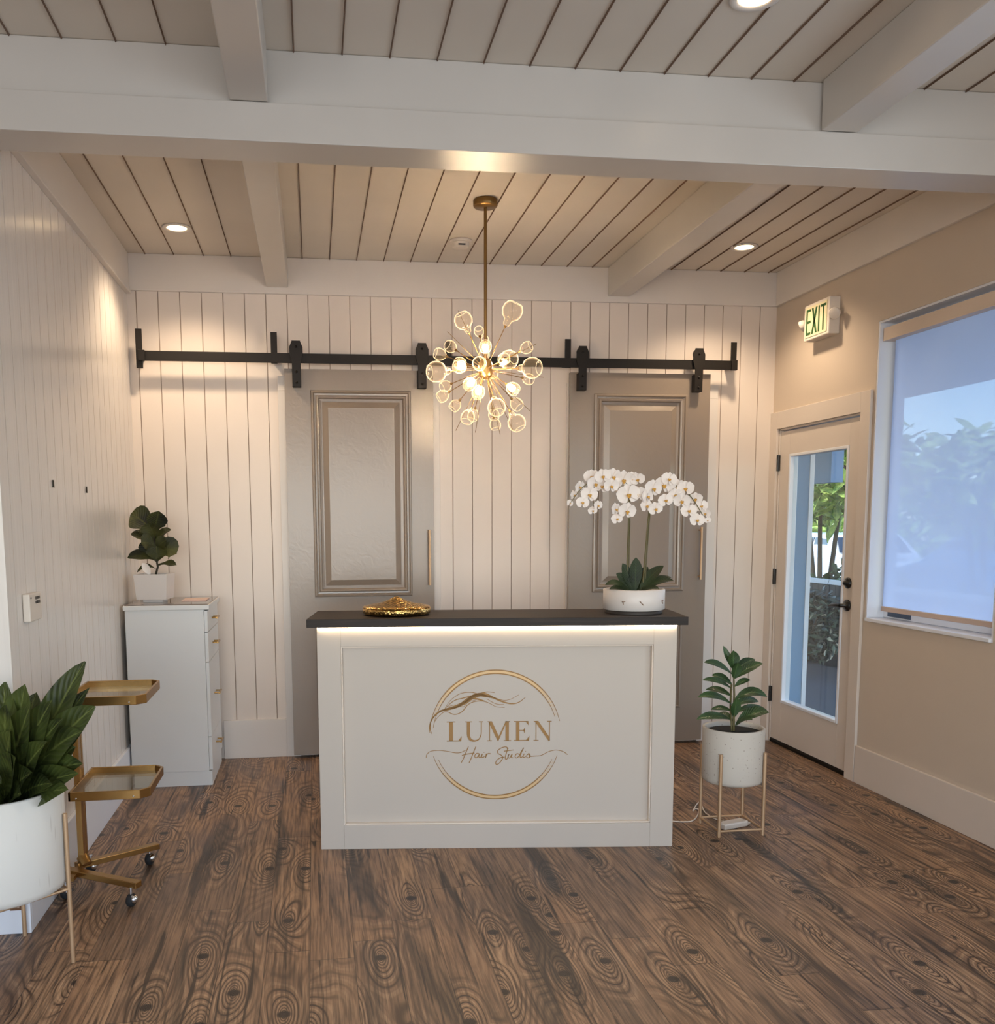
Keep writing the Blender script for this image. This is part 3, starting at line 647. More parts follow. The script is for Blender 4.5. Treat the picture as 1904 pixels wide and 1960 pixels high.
def flower_mesh():
    m = MB(); m.cur = 0
    for a, w, l in ((90, .030, .036), (215, .030, .034), (325, .030, .034)):
        d = Vector((math.cos(R(a)), 0, math.sin(R(a)))); m.leaf(d*.002+Vector((0, .003, 0)), d*l+Vector((0, .004, 0)), w, 0, 6, .18, 'oval', (0, -1, 0))
    for a in (15, 165):
        d = Vector((math.cos(R(a)), 0, math.sin(R(a)))); m.leaf(d*.001, d*.040+Vector((0, -.002, 0)), .050, 0, 7, .15, 'oval', (0, -1, 0))
    m.cur = 1
    m.leaf((0, -.002, 0), (0, -.014, -.012), .012, 0, 4, .6, 'oval', (0, -1, .5)); m.leaf((-.001, -.003, 0), (-.009, -.010, -.002), .009, 0, 4, .5, 'oval', (0, -1, 0)); m.leaf((.001, -.003, 0), (.009, -.010, -.002), .009, 0, 4, .5, 'oval', (0, -1, 0))
    m.smooth = True; m.lathe([(0, .004), (.004, .002), (.005, -.002), (0, -.006)], M=Matrix.Translation((0, -.006, -.001)), n=8)
    return m
FM = None
def px(u, v): return (1060+u/5.95, 880+v/5.95)
sprays = [
 ([(1199, 1128, 0), (1201, 1060, 0), (1203, 1000, -.005), (1204, 950, -.01), (1196, 920, -.015), (1172, 908, -.02), (1140, 916, -.03), (1112, 936, -.04), (1092, 962, -.05)],
  [(180, 495, .45, -30), (225, 405, .6, -35), (290, 310, .75, -25), (400, 400, 1.0, -10), (325, 490, .75, 0), (500, 520, .6, -20), (440, 580, .55, 0), (470, 275, 1.0, -10), (430, 195, .9, 15), (555, 190, .9, 10), (545, 300, .9, 0), (670, 195, 1.05, -10), (790, 230, 1.15, 5), (650, 300, .9, 0), (890, 210, .8, 10), (845, 400, 1.3, 0), (955, 395, 1.0, 20), (955, 225, .8, 20), (830, 585, 1.05, 0), (700, 565, .8, -25), (715, 675, .7, -10)]),
 ([(1229, 1128, 0), (1235, 1060, .005), (1240, 1000, .005), (1245, 962, 0), (1258, 935, -.005), (1285, 928, -.015), (1312, 940, -.02), (1334, 968, -.03), (1352, 1000, -.035)],
  [(1125, 330, 1.1, -15), (1060, 420, .95, -25), (1245, 290, 1.15, 0), (1310, 225, .9, 10), (1395, 320, 1.1, 5), (1155, 560, .85, -5), (1050, 530, .8, -20), (1270, 465, .85, 0), (1455, 470, .95, 5), (1500, 330, .95, 15), (1610, 445, .8, 15), (1535, 585, .9, 5), (1680, 530, .75, 20), (1630, 690, .85, 0), (1725, 610, .6, 25), (1750, 690, .4, 20), (1380, 400, .8, 0)])]
for pts, fl in sprays:
    P = [ol(x, y, d) for x, y, d in pts]; P[0].z = .085
    cp = [Vector(q) for q in catmull([tuple(p) for p in P], 5)]
    st = MB().tube(cp, [.0046-.003*i/len(cp) for i in range(len(cp))], 8)
    st.tube([P[0]+Vector((.009, 0, 0)), P[1]+Vector((.008, 0, 0)), P[2]+Vector((.006, 0, 0)), P[3]+Vector((.003, 0, 0))], .0024, 6)
    so = st.build('flower_stem', STEM, ob)
    for i, (u, v, sc, yw) in enumerate(fl):
        p = ol(*px(u, v), -.035+random.uniform(-.02, .02))
        if FM is None:
            fo = flower_mesh().build('orchid_flower', [PETAL, LIP], so); FM = fo.data
        else:
            fo = bpy.data.objects.new('orchid_flower', FM); COL.objects.link(fo); fo.parent = so
        fo.location = p; fo.scale = (sc*1.08,)*3; fo.rotation_euler = (R(random.uniform(-10, 18)), R(random.uniform(-15, 15)), R(-yw*1.2+random.uniform(-8, 8)))
# ------------------------------------------------------------------ chandelier
chx, chy, chz = .888, 4.817, 2.262
ch = thing('chandelier', 'brass starburst chandelier with clear glass cups hanging over the desk', 'chandelier', (chx, chy, ZC))
MB().lathe([(0, 0), (.058, 0), (.061, -.004), (.061, -.030), (.056, -.036), (0, -.037)], n=40).build('ceiling_canopy', BRASS, ch)
hz = chz-ZC
MB().tube([(0, 0, -.036), (0, 0, hz+.04)], .008, 12).build('drop_rod', BRASS, ch)
MB().lathe([(0, .06), (.018, .055), (.033, .035), (.038, .01), (.038, -.015), (.030, -.038), (.014, -.05), (0, -.052)], (0, 0, hz), n=32).build('hub', BRASS, ch)
SC = 4.83/F/6.347
arms = [(640, 420, -1, 1.0, 0), (905, 392, 1, .7, 0), (1185, 310, -1, 1.15, 0), (540, 580, 1, .85, 0), (392, 690, 1, .85, 0), (338, 975, -1, 1.15, 0), (570, 905, -1, .9, 1), (752, 930, -1, .95, 0), (1038, 878, -1, .8, 0), (1235, 760, 1, 1.1, 1), (1365, 700, -1, .8, 0), (1370, 945, -1, 1.15, 0), (1525, 975, 1, .8, 0), (480, 1060, 1, .8, 0), (425, 1200, 1, .85, 0), (590, 1310, 1, .8, 0), (665, 1510, -1, .95, 0), (800, 1215, -1, .9, 1), (690, 1120, -1, .9, 1), (985, 1370, -1, 1.0, 0), (1085, 1420, 1, .8, 0), (1240, 1530, -1, 1.0, 0), (1100, 1540, 1, .8, 0), (1240, 1165, -1, .9, 1), (1375, 1290, 1, .9, 0), (868, 690, -1, .85, 1), (650, 790, 1, .85, 1), (1010, 640, 1, .8, 0), (820, 1430, 1, .8, 0), (1130, 860, 1, .8, 0), (900, 1130, 1, .9, 1), (1000, 480, 1, .6, 0)]
LITS = []
for u, v, sg, sz, lit in arms:
    dx, dz = (u-930)*SC, -(v-905)*SC; rr = math.hypot(dx, dz); Lm = max(.255 if not lit else .17, rr+.02)
    d = Vector((dx, sg*math.sqrt(max(Lm*Lm-rr*rr, 1e-5)), dz)).normalized(); c = Vector((0, 0, hz)); L0 = Lm-.052*sz
    rod = MB().tube([c+d*.03, c+d*L0], .0022, 6).tube([c+d*(L0-.014), c+d*L0], [.004, .008], 10).build('arm', BRASS, ch)
    Q = d.to_track_quat('Z', 'Y').to_matrix().to_4x4(); M = Matrix.Translation(c+d*L0) @ Q; k = sz*1.08
    if lit:
        MB().lathe([(0, .001), (.008, .004), (.013, .016), (.0155, .028), (.011, .040), (0, .045)], M=M @ Matrix.Scale(1.15, 4), n=14).build('bulb', BULB, rod)
        LITS.append(c+d*(L0+.03))
    pr_ = [(.010, 0), (.013, .004), (.016, .02), (.020, .026), (.034, .036), (.042, .055), (.040, .076), (.030, .092), (.026, .094)] if sz > .95 else [(.009, 0), (.016, .006), (.028, .018), (.034, .036), (.033, .054), (.027, .066)]
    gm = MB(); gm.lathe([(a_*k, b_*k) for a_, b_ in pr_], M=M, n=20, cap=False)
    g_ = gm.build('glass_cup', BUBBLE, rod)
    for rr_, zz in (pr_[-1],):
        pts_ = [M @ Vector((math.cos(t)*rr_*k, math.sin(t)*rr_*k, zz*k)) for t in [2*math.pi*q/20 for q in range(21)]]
        MB().tube(pts_, .0013, 5, False).build('glass_rim', emit('self_glow_rim', srgb(255, 226, 178), 1.3), g_)  # rim glows by itself in place of lamplight on the glass edge
for u, v in ((580, 260), (450, 500), (1585, 568), (1530, 1355), (545, 1640), (780, 1660), (1155, 1645), (1300, 1610), (1680, 965)):
    d = Vector(((u-930)*SC, random.choice((-.06, .06, .1)), -(v-905)*SC)); c = Vector((0, 0, hz))
    MB().tube([c+d.normalized()*.03, c+d], .0014, 6).build('bare_rod', BRASS, ch)
# ------------------------------------------------------------------ downlights, smoke detector
def downlight(x, y, label):
    t = thing('recessed_downlight', label, 'ceiling light', (x, y, ZC-.001), 0, 'recessed downlights in the board ceiling')
    MB().lathe([(.052, 0), (.078, 0), (.080, -.004), (.074, -.008), (.056, -.006), (.052, 0)], n=40, cap=False).build('trim_ring', TRIM, t)
    MB().lathe([(0, -.003), (.053, -.003), (.053, -.001), (0, -.001)], n=32).build('lens', LENS, t)
    return t
dls = [(-.699, 5.436, 'lit round downlight in the ceiling bay above the white cabinet'), (2.547, 5.433, 'lit round downlight in the ceiling bay nearest the exit sign'), (1.386, 2.93, 'lit round downlight in front of the big cross beam')]
for x, y, l_ in dls: downlight(x, y, l_)
sd = thing('smoke_detector', 'small white smoke detector on the ceiling behind the chandelier rod', 'smoke detector', (.87, 5.50, ZC-.001))
MB().lathe([(0, 0), (.066, 0), (.066, -.008), (.060, -.014)], n=36).build('base_plate', PLASTIC, sd)
MB().lathe([(.050, -.0145), (.047, -.036), (.038, -.044), (0, -.045)], n=36).build('sensor_cap', PLASTIC, sd)
MB().box(-.02, .02, -.0495, -.046, -.036, -.028).build('vent_slot', BLACKG, sd)
# ------------------------------------------------------------------ exit sign
ex = thing('exit_sign', 'green lettered EXIT sign with emergency lamps on the tan wall above the door', 'sign', (XR-.001, 5.35, 2.665))
MB().box(-.070, -.001, -.14, .14, -.105, .105).build('housing', PLASTIC, ex, .006)
MB().box(-.0725, -.0705, -.118, .118, -.088, .088).build('face_panel', CREAM, ex)
m = MB()
def et(a, b, d): return Vector((-.0728-d, -a, b))        # a grows to the right as you face the wall
def er(a0, a1, b0, b1): m.prism([(a0, b0), (a1, b0), (a1, b1), (a0, b1)], et, 0, .0012)
H2, S = .074, .014
er(-.108, -.108+S, -H2, H2); [er(-.108+S, -.058, z_-S/2, z_+S/2) for z_ in (-H2+S/2, 0, H2-S/2)]
m.prism([(-.048, H2), (-.030, H2), (.014, -H2), (-.004, -H2)], et, 0, .0012); m.prism([(-.004, H2), (.014, H2), (-.030, -H2), (-.048, -H2)], et, 0, .0012)
er(.026, .026+S, -H2, H2); er(.052, .110, H2-S, H2); er(.074, .074+S, -H2, H2)
m.build('exit_lettering', EXITG, ex)
for sg in (1, -1):
    m = MB().tube([(-.03, sg*.141, .0), (-.05, sg*.165, .005)], .008)
    d = Vector((-.6, sg*.55, -.35)).normalized(); c = Vector((-.05, sg*.172, .005)); M = Matrix.Translation(c) @ d.to_track_quat('Z', 'Y').to_matrix().to_4x4()
    m.lathe([(0, -.03), (.016, -.026), (.030, .0), (.033, .022), (.030, .026), (0, .024)], M=M, n=24); m.build('emergency_lamp', PLASTIC, ex)
# ------------------------------------------------------------------ left wall fittings
th = thing('wall_thermostat', 'white wall keypad with small dark buttons on the left board wall', 'thermostat', (XL+.001, 3.70, 1.18))
MB().box(0, .026, -.075, .075, -.052, .052).build('case', PLASTIC, th, .004)
m = MB()
for a_ in (-.002, .018, .038):
    for b_ in (.012, .028): m.box(.0262, .028, a_, a_+.014, b_, b_+.011)
m.box(.0262, .028, -.062, -.054, .034, .040); m.build('buttons', BLACKG, th)
for y_, z_, l_ in ((4.125, 1.66, 'tiny dark picture nail in the left wall, nearer the keypad'), (4.706, 1.656, 'tiny dark picture nail in the left wall, nearer the back corner')):
    t = MB().box(0, .006, -.009, .009, -.016, -.013).box(0, .006, -.0025, .0025, -.013, .014).build('picture_nail', TWIG, None); t.location = (XL+.001, y_, z_); tag(t, l_, 'nail', 'picture nails in the left wall')
ot = thing('wall_outlet', 'small bronze outlet plate low on the end of the left wall', 'outlet', (-1.105, YP-.0185, .128))
MB().box(-.022, .022, -.006, 0, -.036, .036).build('plate', paint('bronze_plate', srgb(112, 76, 50), .5, .1), ot, .002)
MB().box(-.012, .012, -.0075, -.0062, .008, .024).box(-.012, .012, -.0075, -.0062, -.024, -.008).build('socket', PLASTIC, ot)
# ------------------------------------------------------------------ white drawer cabinet
cx0, cx1, cy0, cy1, chh = -1.050, -.602, 5.352, 5.91, 1.045
cb = thing('drawer_cabinet', 'tall narrow white drawer cabinet in the back left corner', 'cabinet', ((cx0+cx1)/2, (cy0+cy1)/2, 0))
hx_, hy_ = (cx1-cx0)/2, (cy1-cy0)/2
MB().box(-hx_, hx_-.02, -hy_, hy_, .085, 1.012).build('body', CABW, cb, .002)
MB().box(-hx_+.01, hx_-.005, -hy_+.006, hy_-.01, 0, .0845).build('plinth', CABW, cb)
MB().box(-hx_-.008, hx_+.012, -hy_-.012, hy_+.008, 1.0125, 1.04).build('top_board', CABW, cb, .003)
MB().box(-hx_, hx_+.004, -hy_-.004, hy_, 1.0402, 1.045).build('glass_top', paint('smoked_glass', srgb(120, 108, 100), .08, 0), cb)
for za, zb, hzz in ((.885, 1.005, .945), (.715, .882, .80), (.285, .712, .50), (.09, .282, .205)):
    dw = MB().box(hx_-.019, hx_, -hy_+.003, hy_-.003, za, zb).build('drawer', CABW, cb, .002)
    hn = MB()
    for yy in (-.06, .02): hn.tube([(hx_, yy, hzz), (hx_+.03, yy, hzz)], .005)
    hn.tube([(hx_+.03, -.075, hzz), (hx_+.03, .035, hzz)], .006); hn.build('handle', GOLD, dw)
# planter on it
pp = thing('potted_fiddle_leaf_plant', 'dark leafy plant in a square white tapered pot on the corner cabinet', 'potted plant', (-.915, 5.56, 1.0455))
m = MB(); a_, b_ = .078, .1
for (ra, za, rb, zb) in ((.084, .018, .094, .162), (.094, .162, .087, .162), (.087, .162, .085, .135)):
    q0 = [(-ra, -ra, za), (ra, -ra, za), (ra, ra, za), (-ra, ra, za)]; q1 = [(-rb, -rb, zb), (rb, -rb, zb), (rb, rb, zb), (-rb, rb, zb)]
    m.add(q0+q1, [(i, (i+1) % 4, 4+(i+1) % 4, 4+i) for i in range(4)])
m.add([(-.084, -.084, .018), (.084, -.084, .018), (.084, .084, .018), (-.084, .084, .018)], [(3, 2, 1, 0)])
m.box(-.055, .055, -.055, .055, 0, .0178); po = m.build('square_pot', BOWL, pp); po.rotation_euler = (0, 0, R(-6))
MB().box(-.08, .08, -.08, .08, .125, .14).build('soil', SOIL, pp).rotation_euler = (0, 0, R(-6))
def pl(x, y, dy=0): return at(x, y, Y=5.56+dy)-Vector((-.915, 5.56, 1.0455))
MB().tube([(-.0, 0, .13), pl(302, 1085), pl(296, 1050), pl(294, 1015), pl(292, 990)], [.007, .006, .005, .004, .003]).build('stem', TWIG, pp)
m = MB()
for b, t_, w, lf, nm in (((294, 1020), (250, 984), .13, .03, (0, -1, .3)), ((294, 1020), (304, 978), .10, .0, (.3, -1, 0)), ((296, 1035), (327, 1014), .06, .02, (0, -.7, 1)), ((296, 1042), (250, 1022), .07, .03, (0, -.8, 1)), ((296, 1045), (270, 1040), .09, .02, (0, -1, .3)),
                         ((298, 1066), (283, 1028), .12, .0, (-.2, -1, .2)), ((298, 1070), (338, 1060), .12, .08, (.2, -1, .5)), ((298, 1074), (244, 1068), .08, .04, (0, -.8, 1)), ((300, 1083), (338, 1082), .05, .02, (0, -.6, 1)), ((298, 1050), (318, 1034), .07, .01, (.2, -1, .3)),
                         ((296, 1010), (312, 995), .06, .0, (0, -1, 0)), ((300, 1090), (262, 1096), .04, .05, (0, -.6, 1)), ((298, 1060), (306, 1022), .10, 0, (.3, -1, .1)), ((296, 1030), (285, 1000), .10, 0, (-.3, -1, .1)), ((300, 1076), (300, 1045), .10, 0, (0, -1, .1))):
    m.leaf(pl(*b, random.uniform(-.01, .01)), pl(*t_, random.uniform(-.07, .02)), w*1.2, lf, 10, .3, 'obovate', nm, .004)
m.build('foliage', LEAFD, pp)
MB().leaf(pl(288, 1102, -.06), pl(272, 1078, -.07), .042, .012, 8, .3, 'oval', (0, -1, .2), .003).build('white_leaf_wrap', PAPER, pp)
t = MB().box(-.07, .07, -.1, .1, 0, .004).build('booklet', paint('pink_cover', srgb(226, 196, 182), .5, .02), None); t.location = (-.70, 5.66, 1.0456); tag(t, 'thin pale pink booklet lying flat on the corner cabinet', 'booklet')
# ------------------------------------------------------------------ stands and pots
def stand(name, label, cx, cy, r, ang, zleg, zring, lr, splay=0):
    t = thing(name, label, 'plant stand', (cx, cy, 0)); P = []
    for k in range(4):
        a = R(ang+90*k); P.append((math.cos(a)*r, math.sin(a)*r))
        MB().tube([(P[-1][0]*(1+splay), P[-1][1]*(1+splay), 0), (P[-1][0], P[-1][1], zleg)], lr, 10).build('leg', GOLDM, t)
    m = MB()
    for k in range(4): m.tube([(*P[k], zring), (*P[(k+1) % 4], zring)], lr*.7, 8)
    m.build('base_ring', GOLDM, t)
    m = MB(); zz = zleg-.0
    return t, P
s1, P1 = stand('plant_stand', 'gold metal four leg stand holding the speckled pot by the entry door', 1.977, 4.17, .1545, 45, .40, .028, .0085)
for a_, b_ in ((0, 2), (1, 3)): MB().tube([(*P1[a_], .236), (*P1[b_], .236)], .004, 8).build('cross_bar', GOLDM, s1)
s2, P2 = stand('plant_stand', 'gold metal stand under the large whitewashed planter at the left edge', -1.084, 3.19, .236, -2, .525, .262, .0075, .0)
for a_, b_ in ((0, 2), (1, 3)): MB().tube([(*P2[a_], .262), (*P2[b_], .262)], .005, 8).build('cross_bar', GOLDM, s2)
s2.children[4].name = 'base_ring'
t1 = thing('potted_rubber_plant', 'leafy green plant in a speckled off-white cylinder pot near the entry door', 'potted plant', (1.977, 4.17, .2405))
MB().lathe([(0, 0), (.125, 0), (.138, .006), (.143, .02), (.145, .262), (.141, .266), (.130, .264), (.128, .24)], n=48).build('pot', POTW, t1)
MB().lathe([(0, .245), (.1275, .243), (.1275, .238), (0, .238)], n=32).build('soil', SOIL, t1)
o1 = Vector((1.977, 4.17, .2405))
def q1_(x, y, dy=0): return at(x, y, Y=4.17+dy)-o1
m = MB()
m.tube([(.0, 0, .24), q1_(1404, 1365), q1_(1405, 1330), q1_(1404, 1295), q1_(1400, 1265)], [.006, .006, .005, .004, .003]); m.tube([(-.01, 0, .24), q1_(1398, 1350, .01), q1_(1400, 1310)], .004); m.build('stem', STEM, t1)
m = MB()
for b, t_, w, lf, dy in (((1402, 1292), (1347, 1268), .05, .035, -.02), ((1404, 1300), (1460, 1270), .055, .03, -.03), ((1402, 1280), (1384, 1236), .03, .0, .02), ((1403, 1282), (1403, 1245), .06, .0, -.02), ((1405, 1285), (1445, 1262), .05, .02, .05), ((1402, 1320), (1344, 1302), .04, .035, -.03), ((1402, 1312), (1362, 1292), .05, .02, .04),
                         ((1405, 1315), (1436, 1302), .035, .02, -.02), ((1402, 1350), (1335, 1335), .05, .05, -.04), ((1405, 1340), (1468, 1334), .06, .06, -.03), ((1405, 1352), (1452, 1343), .05, .035, .04), ((1402, 1362), (1360, 1358), .035, .02, .05), ((1400, 1378), (1333, 1377), .05, .035, -.03), ((1408, 1385), (1472, 1364), .07, .045, -.05),
                         ((1405, 1365), (1464, 1356), .04, .03, .08), ((1402, 1335), (1350, 1320), .045, .03, .08), ((1404, 1375), (1410, 1335), .05, 0, -.03), ((1402, 1380), (1370, 1370), .05, .03, .08), ((1404, 1300), (1412, 1268), .05, 0, -.03), ((1406, 1390), (1440, 1378), .05, .03, -.08)):
    up = (0, -.75, 1) if abs(t_[0]-1403) > 25 else (0, -1, .1)
    m.leaf(q1_(*b), q1_(*t_, dy), w, lf, 10, .25, 'oval', up)
m.build('foliage', LEAFS, t1)
# large planter
o2 = Vector((-1.084, 3.19, .2705)); t2 = thing('potted_large_leaf_plant', 'big leafy plant in a large whitewashed round planter at the left edge', 'potted plant', o2)
MB().lathe([(0, 0), (.20, 0), (.222, .01), (.226, .03), (.2275, .345), (.222, .349), (.206, .347), (.204, .31)], n=56).build('planter', POTB, t2)
MB().lathe([(0, .312), (.2035, .310), (.2035, .30), (0, .30)], n=32).build('soil', SOIL, t2)
def q2_(x, y, dy=0): return at(x, y, Y=3.19+dy)-o2
m = MB()
tips = [(163, 1266, .085, .05, .02, (30, 1450)), (182, 1352, .095, .06, -.05, (30, 1470)), (172, 1316, .08, .06, .06, (40, 1460)), (157, 1400, .09, .07, -.08, (20, 1480)), (158, 1462, .10, .06, -.10, (30, 1490)), (150, 1480, .08, .03, -.16, (20, 1500)), (130, 1512, .07, .02, -.18, (20, 1505)), (48, 1310, .10, .02, -.05, (10, 1470)), (100, 1340, .10, .05, -.12, (10, 1480)), (10, 1305, .13, .03, -.02, (0, 1460)), (-40, 1310, .12, .03, .0, (-10, 1460)), (60, 1345, .10, .03, -.16, (0, 1480)), (20, 1400, .10, .02, -.2, (0, 1490)), (-60, 1380, .1, .05, -.1, (-10, 1480)), (-90, 1440, .1, .05, -.1, (-10, 1480)), (90, 1420, .09, .04, -.2, (10, 1500)), (120, 1375, .09, .05, -.15, (10, 1480)), (60, 1480, .09, .03, -.22, (5, 1500)), (10, 1350, .1, .0, -.18, (5, 1490)), (-30, 1350, .1, .0, .1, (5, 1490)), (110, 1330, .09, .05, .12, (15, 1480)), (70, 1325, .09, .05, .1, (15, 1480)), (-120, 1500, .1, .08, 0, (-10, 1500)), (-80, 1330, .1, .05, .1, (-10, 1480)), (0, 1500, .08, .04, -.25, (0, 1505)), (40, 1520, .08, .02, -.22, (10, 1510)), (145, 1430, .08, .06, .05, (30, 1480)), (100, 1500, .07, .03, -.2, (30, 1505)), (30, 1450, .09, .03, -.22, (10, 1500))]
for x, y, w, lf, dy, b in tips:
    bs = q2_(*b, random.uniform(-.03, .03)); bs.z = .30; bs.x = max(-.12, min(.1, bs.x))
    tp = q2_(x, y, dy); m.leaf(bs, tp, w*1.45, lf, 14, .3, 'lance' if random.random() < .5 else 'oval', (-.25, -1, .55) if x > 0 else (0, -1, .4), .004)
m.build('foliage', LEAFB, t2)
# ------------------------------------------------------------------ gold trolley
tr = thing('salon_trolley', 'gold metal trolley with two glass trays beside the left wall', 'trolley', (-.81, 3.88, 0))
def tray(z):
    x0, x1, y0_, y1_ = -.155, .150, -.205, .185; c = .035
    poly_ = [(x0, y0_), (x1-c, y0_), (x1, y0_+c), (x1, y1_-c), (x1-c, y1_), (x0, y1_)]
    m = MB(); n = len(poly_)
    for i in range(n):
        a, b = Vector((*poly_[i], 0)), Vector((*poly_[(i+1) % n], 0)); d = (b-a).normalized(); nn = Vector((-d.y, d.x, 0))*.010
        vs = [a, b, b+nn, a+nn]; zz = (z, z+.036)
        m.add([v+Vector((0, 0, q)) for q in zz for v in vs], [(3, 2, 1, 0), (4, 5, 6, 7), (0, 1, 5, 4), (1, 2, 6, 5), (2, 3, 7, 6), (3, 0, 4, 7)])
    o = m.build('tray', GOLD, tr, .002)
    MB().prism([(a*.955, b*.955) for a, b in poly_], lambda a, b, d_: Vector((a, b, z+d_)), .008, .012).build('glass_shelf', TRAYG, o)
    m = MB()
    for q in ((x0+.03, y0_-.001), (x1-.06, y0_-.001)): m.lathe([(0, 0), (.004, 0), (.003, .003), (0, .004)], M=Matrix.Translation((q[0], q[1], z+.012)) @ Matrix.Rotation(R(90), 4, 'X'), n=8)
    m.build('screw', CHROME, o)
tray(.795); tray(.422)
px_ = -.165
MB().box(px_-.012, px_+.012, -.02, .02, .12, .87).build('post', GOLD, tr, .002)
MB().box(px_-.008, px_+.008, .045, .068, .12, .80).build('rear_post', GOLD, tr, .002)
MB().tube([(px_, 0, .13), (px_+.02, -.02, .10)], .024, 14).build('pivot_joint', GOLD, tr)
for (ya, yb) in ((-.02, .22), (-.02, -.235)):
    a = Vector((px_-.09 if yb < 0 else px_-.02, ya-.02 if yb < 0 else ya, .098)); b = Vector((.10, yb*1.0, .085))
    d = (b-a).normalized(); s_ = Vector((-d.y, d.x, 0))*.018
    MB().add([p+o_+Vector((0, 0, h_)) for h_ in (-.012, .012) for p, o_ in ((a, -s_), (b, -s_), (b, s_), (a, s_))], [(3, 2, 1, 0), (4, 5, 6, 7), (0, 1, 5, 4), (1, 2, 6, 5), (2, 3, 7, 6), (3, 0, 4, 7)]).build('base_leg', GOLD, tr, .002)
MB().box(-.235, -.175, -.14, -.10, .078, .096).add([Vector(v) for v in ((-.19, -.14, .080), (px_-.01, -.02, .09), (px_+.012, -.03, .09), (-.165, -.15, .080), (-.19, -.14, .096), (px_-.01, -.02, .105), (px_+.012, -.03, .105), (-.165, -.15, .096))], [(3, 2, 1, 0), (4, 5, 6, 7), (0, 1, 5, 4), (1, 2, 6, 5), (2, 3, 7, 6), (3, 0, 4, 7)]).build('base_arm', GOLD, tr)
for x, y in ((.063, .219), (.07, -.24), (-.205, -.12), (-.17, .16)):
    m = MB(); m.lathe([(0, -.012), (.022, -.012), (.026, -.006), (.026, .006), (.022, .012), (0, .012)], M=Matrix.Translation((x, y, .0265)) @ Matrix.Rotation(R(90), 4, 'Y') @ Matrix.Rotation(R(20), 4, 'X'), n=20)
    w_ = m.build('caster', TYRE, tr)
    m = MB().tube([(x, y, .05), (x, y, .078)], .007).lathe([(0, .010), (.008, .009), (.015, .004), (.017, 0)], M=Matrix.Translation((x+.010, y-.012, .034)) @ Matrix.Rotation(R(80), 4, 'X'), n=16)
    m.build('caster_hood', CHROME, w_)
# ------------------------------------------------------------------ white cord and plug strip on the floor
cd = thing('power_cord', 'white power cord on the floor from the desk to the small plant stand', 'cord', (1.72, 4.25, 0))
def fl(x, y, z=.004): p = at(x, y, Z=z); return p-Vector((1.72, 4.25, 0))
cp = [tuple(fl(x, y)) for x, y in ((1262, 1568), (1290, 1572), (1310, 1573), (1325, 1571), (1334, 1562), (1337, 1550), (1330, 1548), (1326, 1552), (1333, 1540), (1340, 1534), (1344, 1545), (1350, 1556), (1368, 1567), (1385, 1572))]
MB().tube([Vector(p) for p in catmull(cp, 5)], .0032, 8).build('cable', PLASTIC, cd)
ps = MB(); c_ = fl(1402, 1583, 0); M = Matrix.Translation(c_) @ Matrix.Rotation(R(18), 4, 'Z')
ps.box(-.075, .075, -.028, .028, .001, .030, M); ps.build('plug_strip', PLASTIC, cd, .006)
ps = MB(); ps.box(-.03, .03, -.02, .02, .002, .012, Matrix.Translation(fl(1422, 1577, 0)) @ Matrix.Rotation(R(-50), 4, 'Z')); ps.build('plug', PLASTIC, cd, .004)
# ------------------------------------------------------------------ OUTSIDE
m = MB().box(XR+.16, 7.2, -2, 30, -.22, -.12); struct('trim_13', m, SLATE, label='dark slate porch paving outside the door')
m = MB().box(7.2, 60, -20, 60, -.32, -.22); struct('trim_14', m, ASPH, label='pale street beyond the porch')
m = MB().box(XR+.16, 6.3, -2, 13.0, 2.78, 2.95); struct('trim_15', m, paint('porch_soffit', srgb(206, 208, 212), .7, .05), label='pale porch ceiling outside the window')
m = MB().box(XR+.063, 3.258, DY1-.015, DY1-.001, -.0, DZ1-.013).box(XR+.152, 3.258, DY1-.001, 6.6, -.12, 2.78); struct('trim_16', m, BLUEW, label='blue siding return beside the entry door')
m = MB().box(3.259, 3.29, DY1-.02, 6.0, -.12, 2.78); struct('trim_17', m, WHITEW, .002, label='white corner board on the blue siding')
m = MB().box(5.95, 6.10, 10.25, 10.78, 1.93, 2.78); struct('trim_18', m, BLUEW, label='blue porch header block')
fe = thing('porch_fence', 'dark board porch fence with white top rail outside the glass door', 'fence', (6.0, 10.0, -.12))
m = MB()
for k in range(64): m.box(-.01, .01, -5.0+k*.125, -5.0+k*.125+.118, 0, .86)
m.build('boards', FENCE, fe); MB().box(-.03, .03, -5.02, 3.02, .865, .92).build('top_rail', WHITEW, fe, .004)
def bush(name, label, cat, c, rx, ry, rz, n, ls, mat, trunk=None, group=None, seed=1):
    random.seed(seed); t = thing(name, label, cat, (c[0], c[1], c[2]), 0, group); m = MB()
    for _ in range(n):
        a, b = random.uniform(0, 2*math.pi), random.uniform(-1, 1); rr = random.uniform(.45, 1)**.5; q = math.sqrt(1-b*b)
        p = Vector((math.cos(a)*q*rx*rr, math.sin(a)*q*ry*rr, b*rz*rr+(trunk or 0)+rz)); d = Vector((random.gauss(0, 1), random.gauss(0, 1), random.gauss(-.2, .7))).normalized()*ls*random.uniform(.6, 1.2)
        m.leaf(p, p+d, ls*.34, ls*.1, 3, .2, 'oval', (random.gauss(0, .5)-.6, random.gauss(0, .6), 1))
    m.build('foliage', mat, t)
    m = MB()
    for k in range(5):
        a = k*1.26; m.tube([(math.cos(a)*.05, math.sin(a)*.05, 0), (math.cos(a)*rx*.3, math.sin(a)*ry*.3, (trunk or 0)+rz*1.2)], [.05, .015])
    m.build('branches', TWIG, t); return t
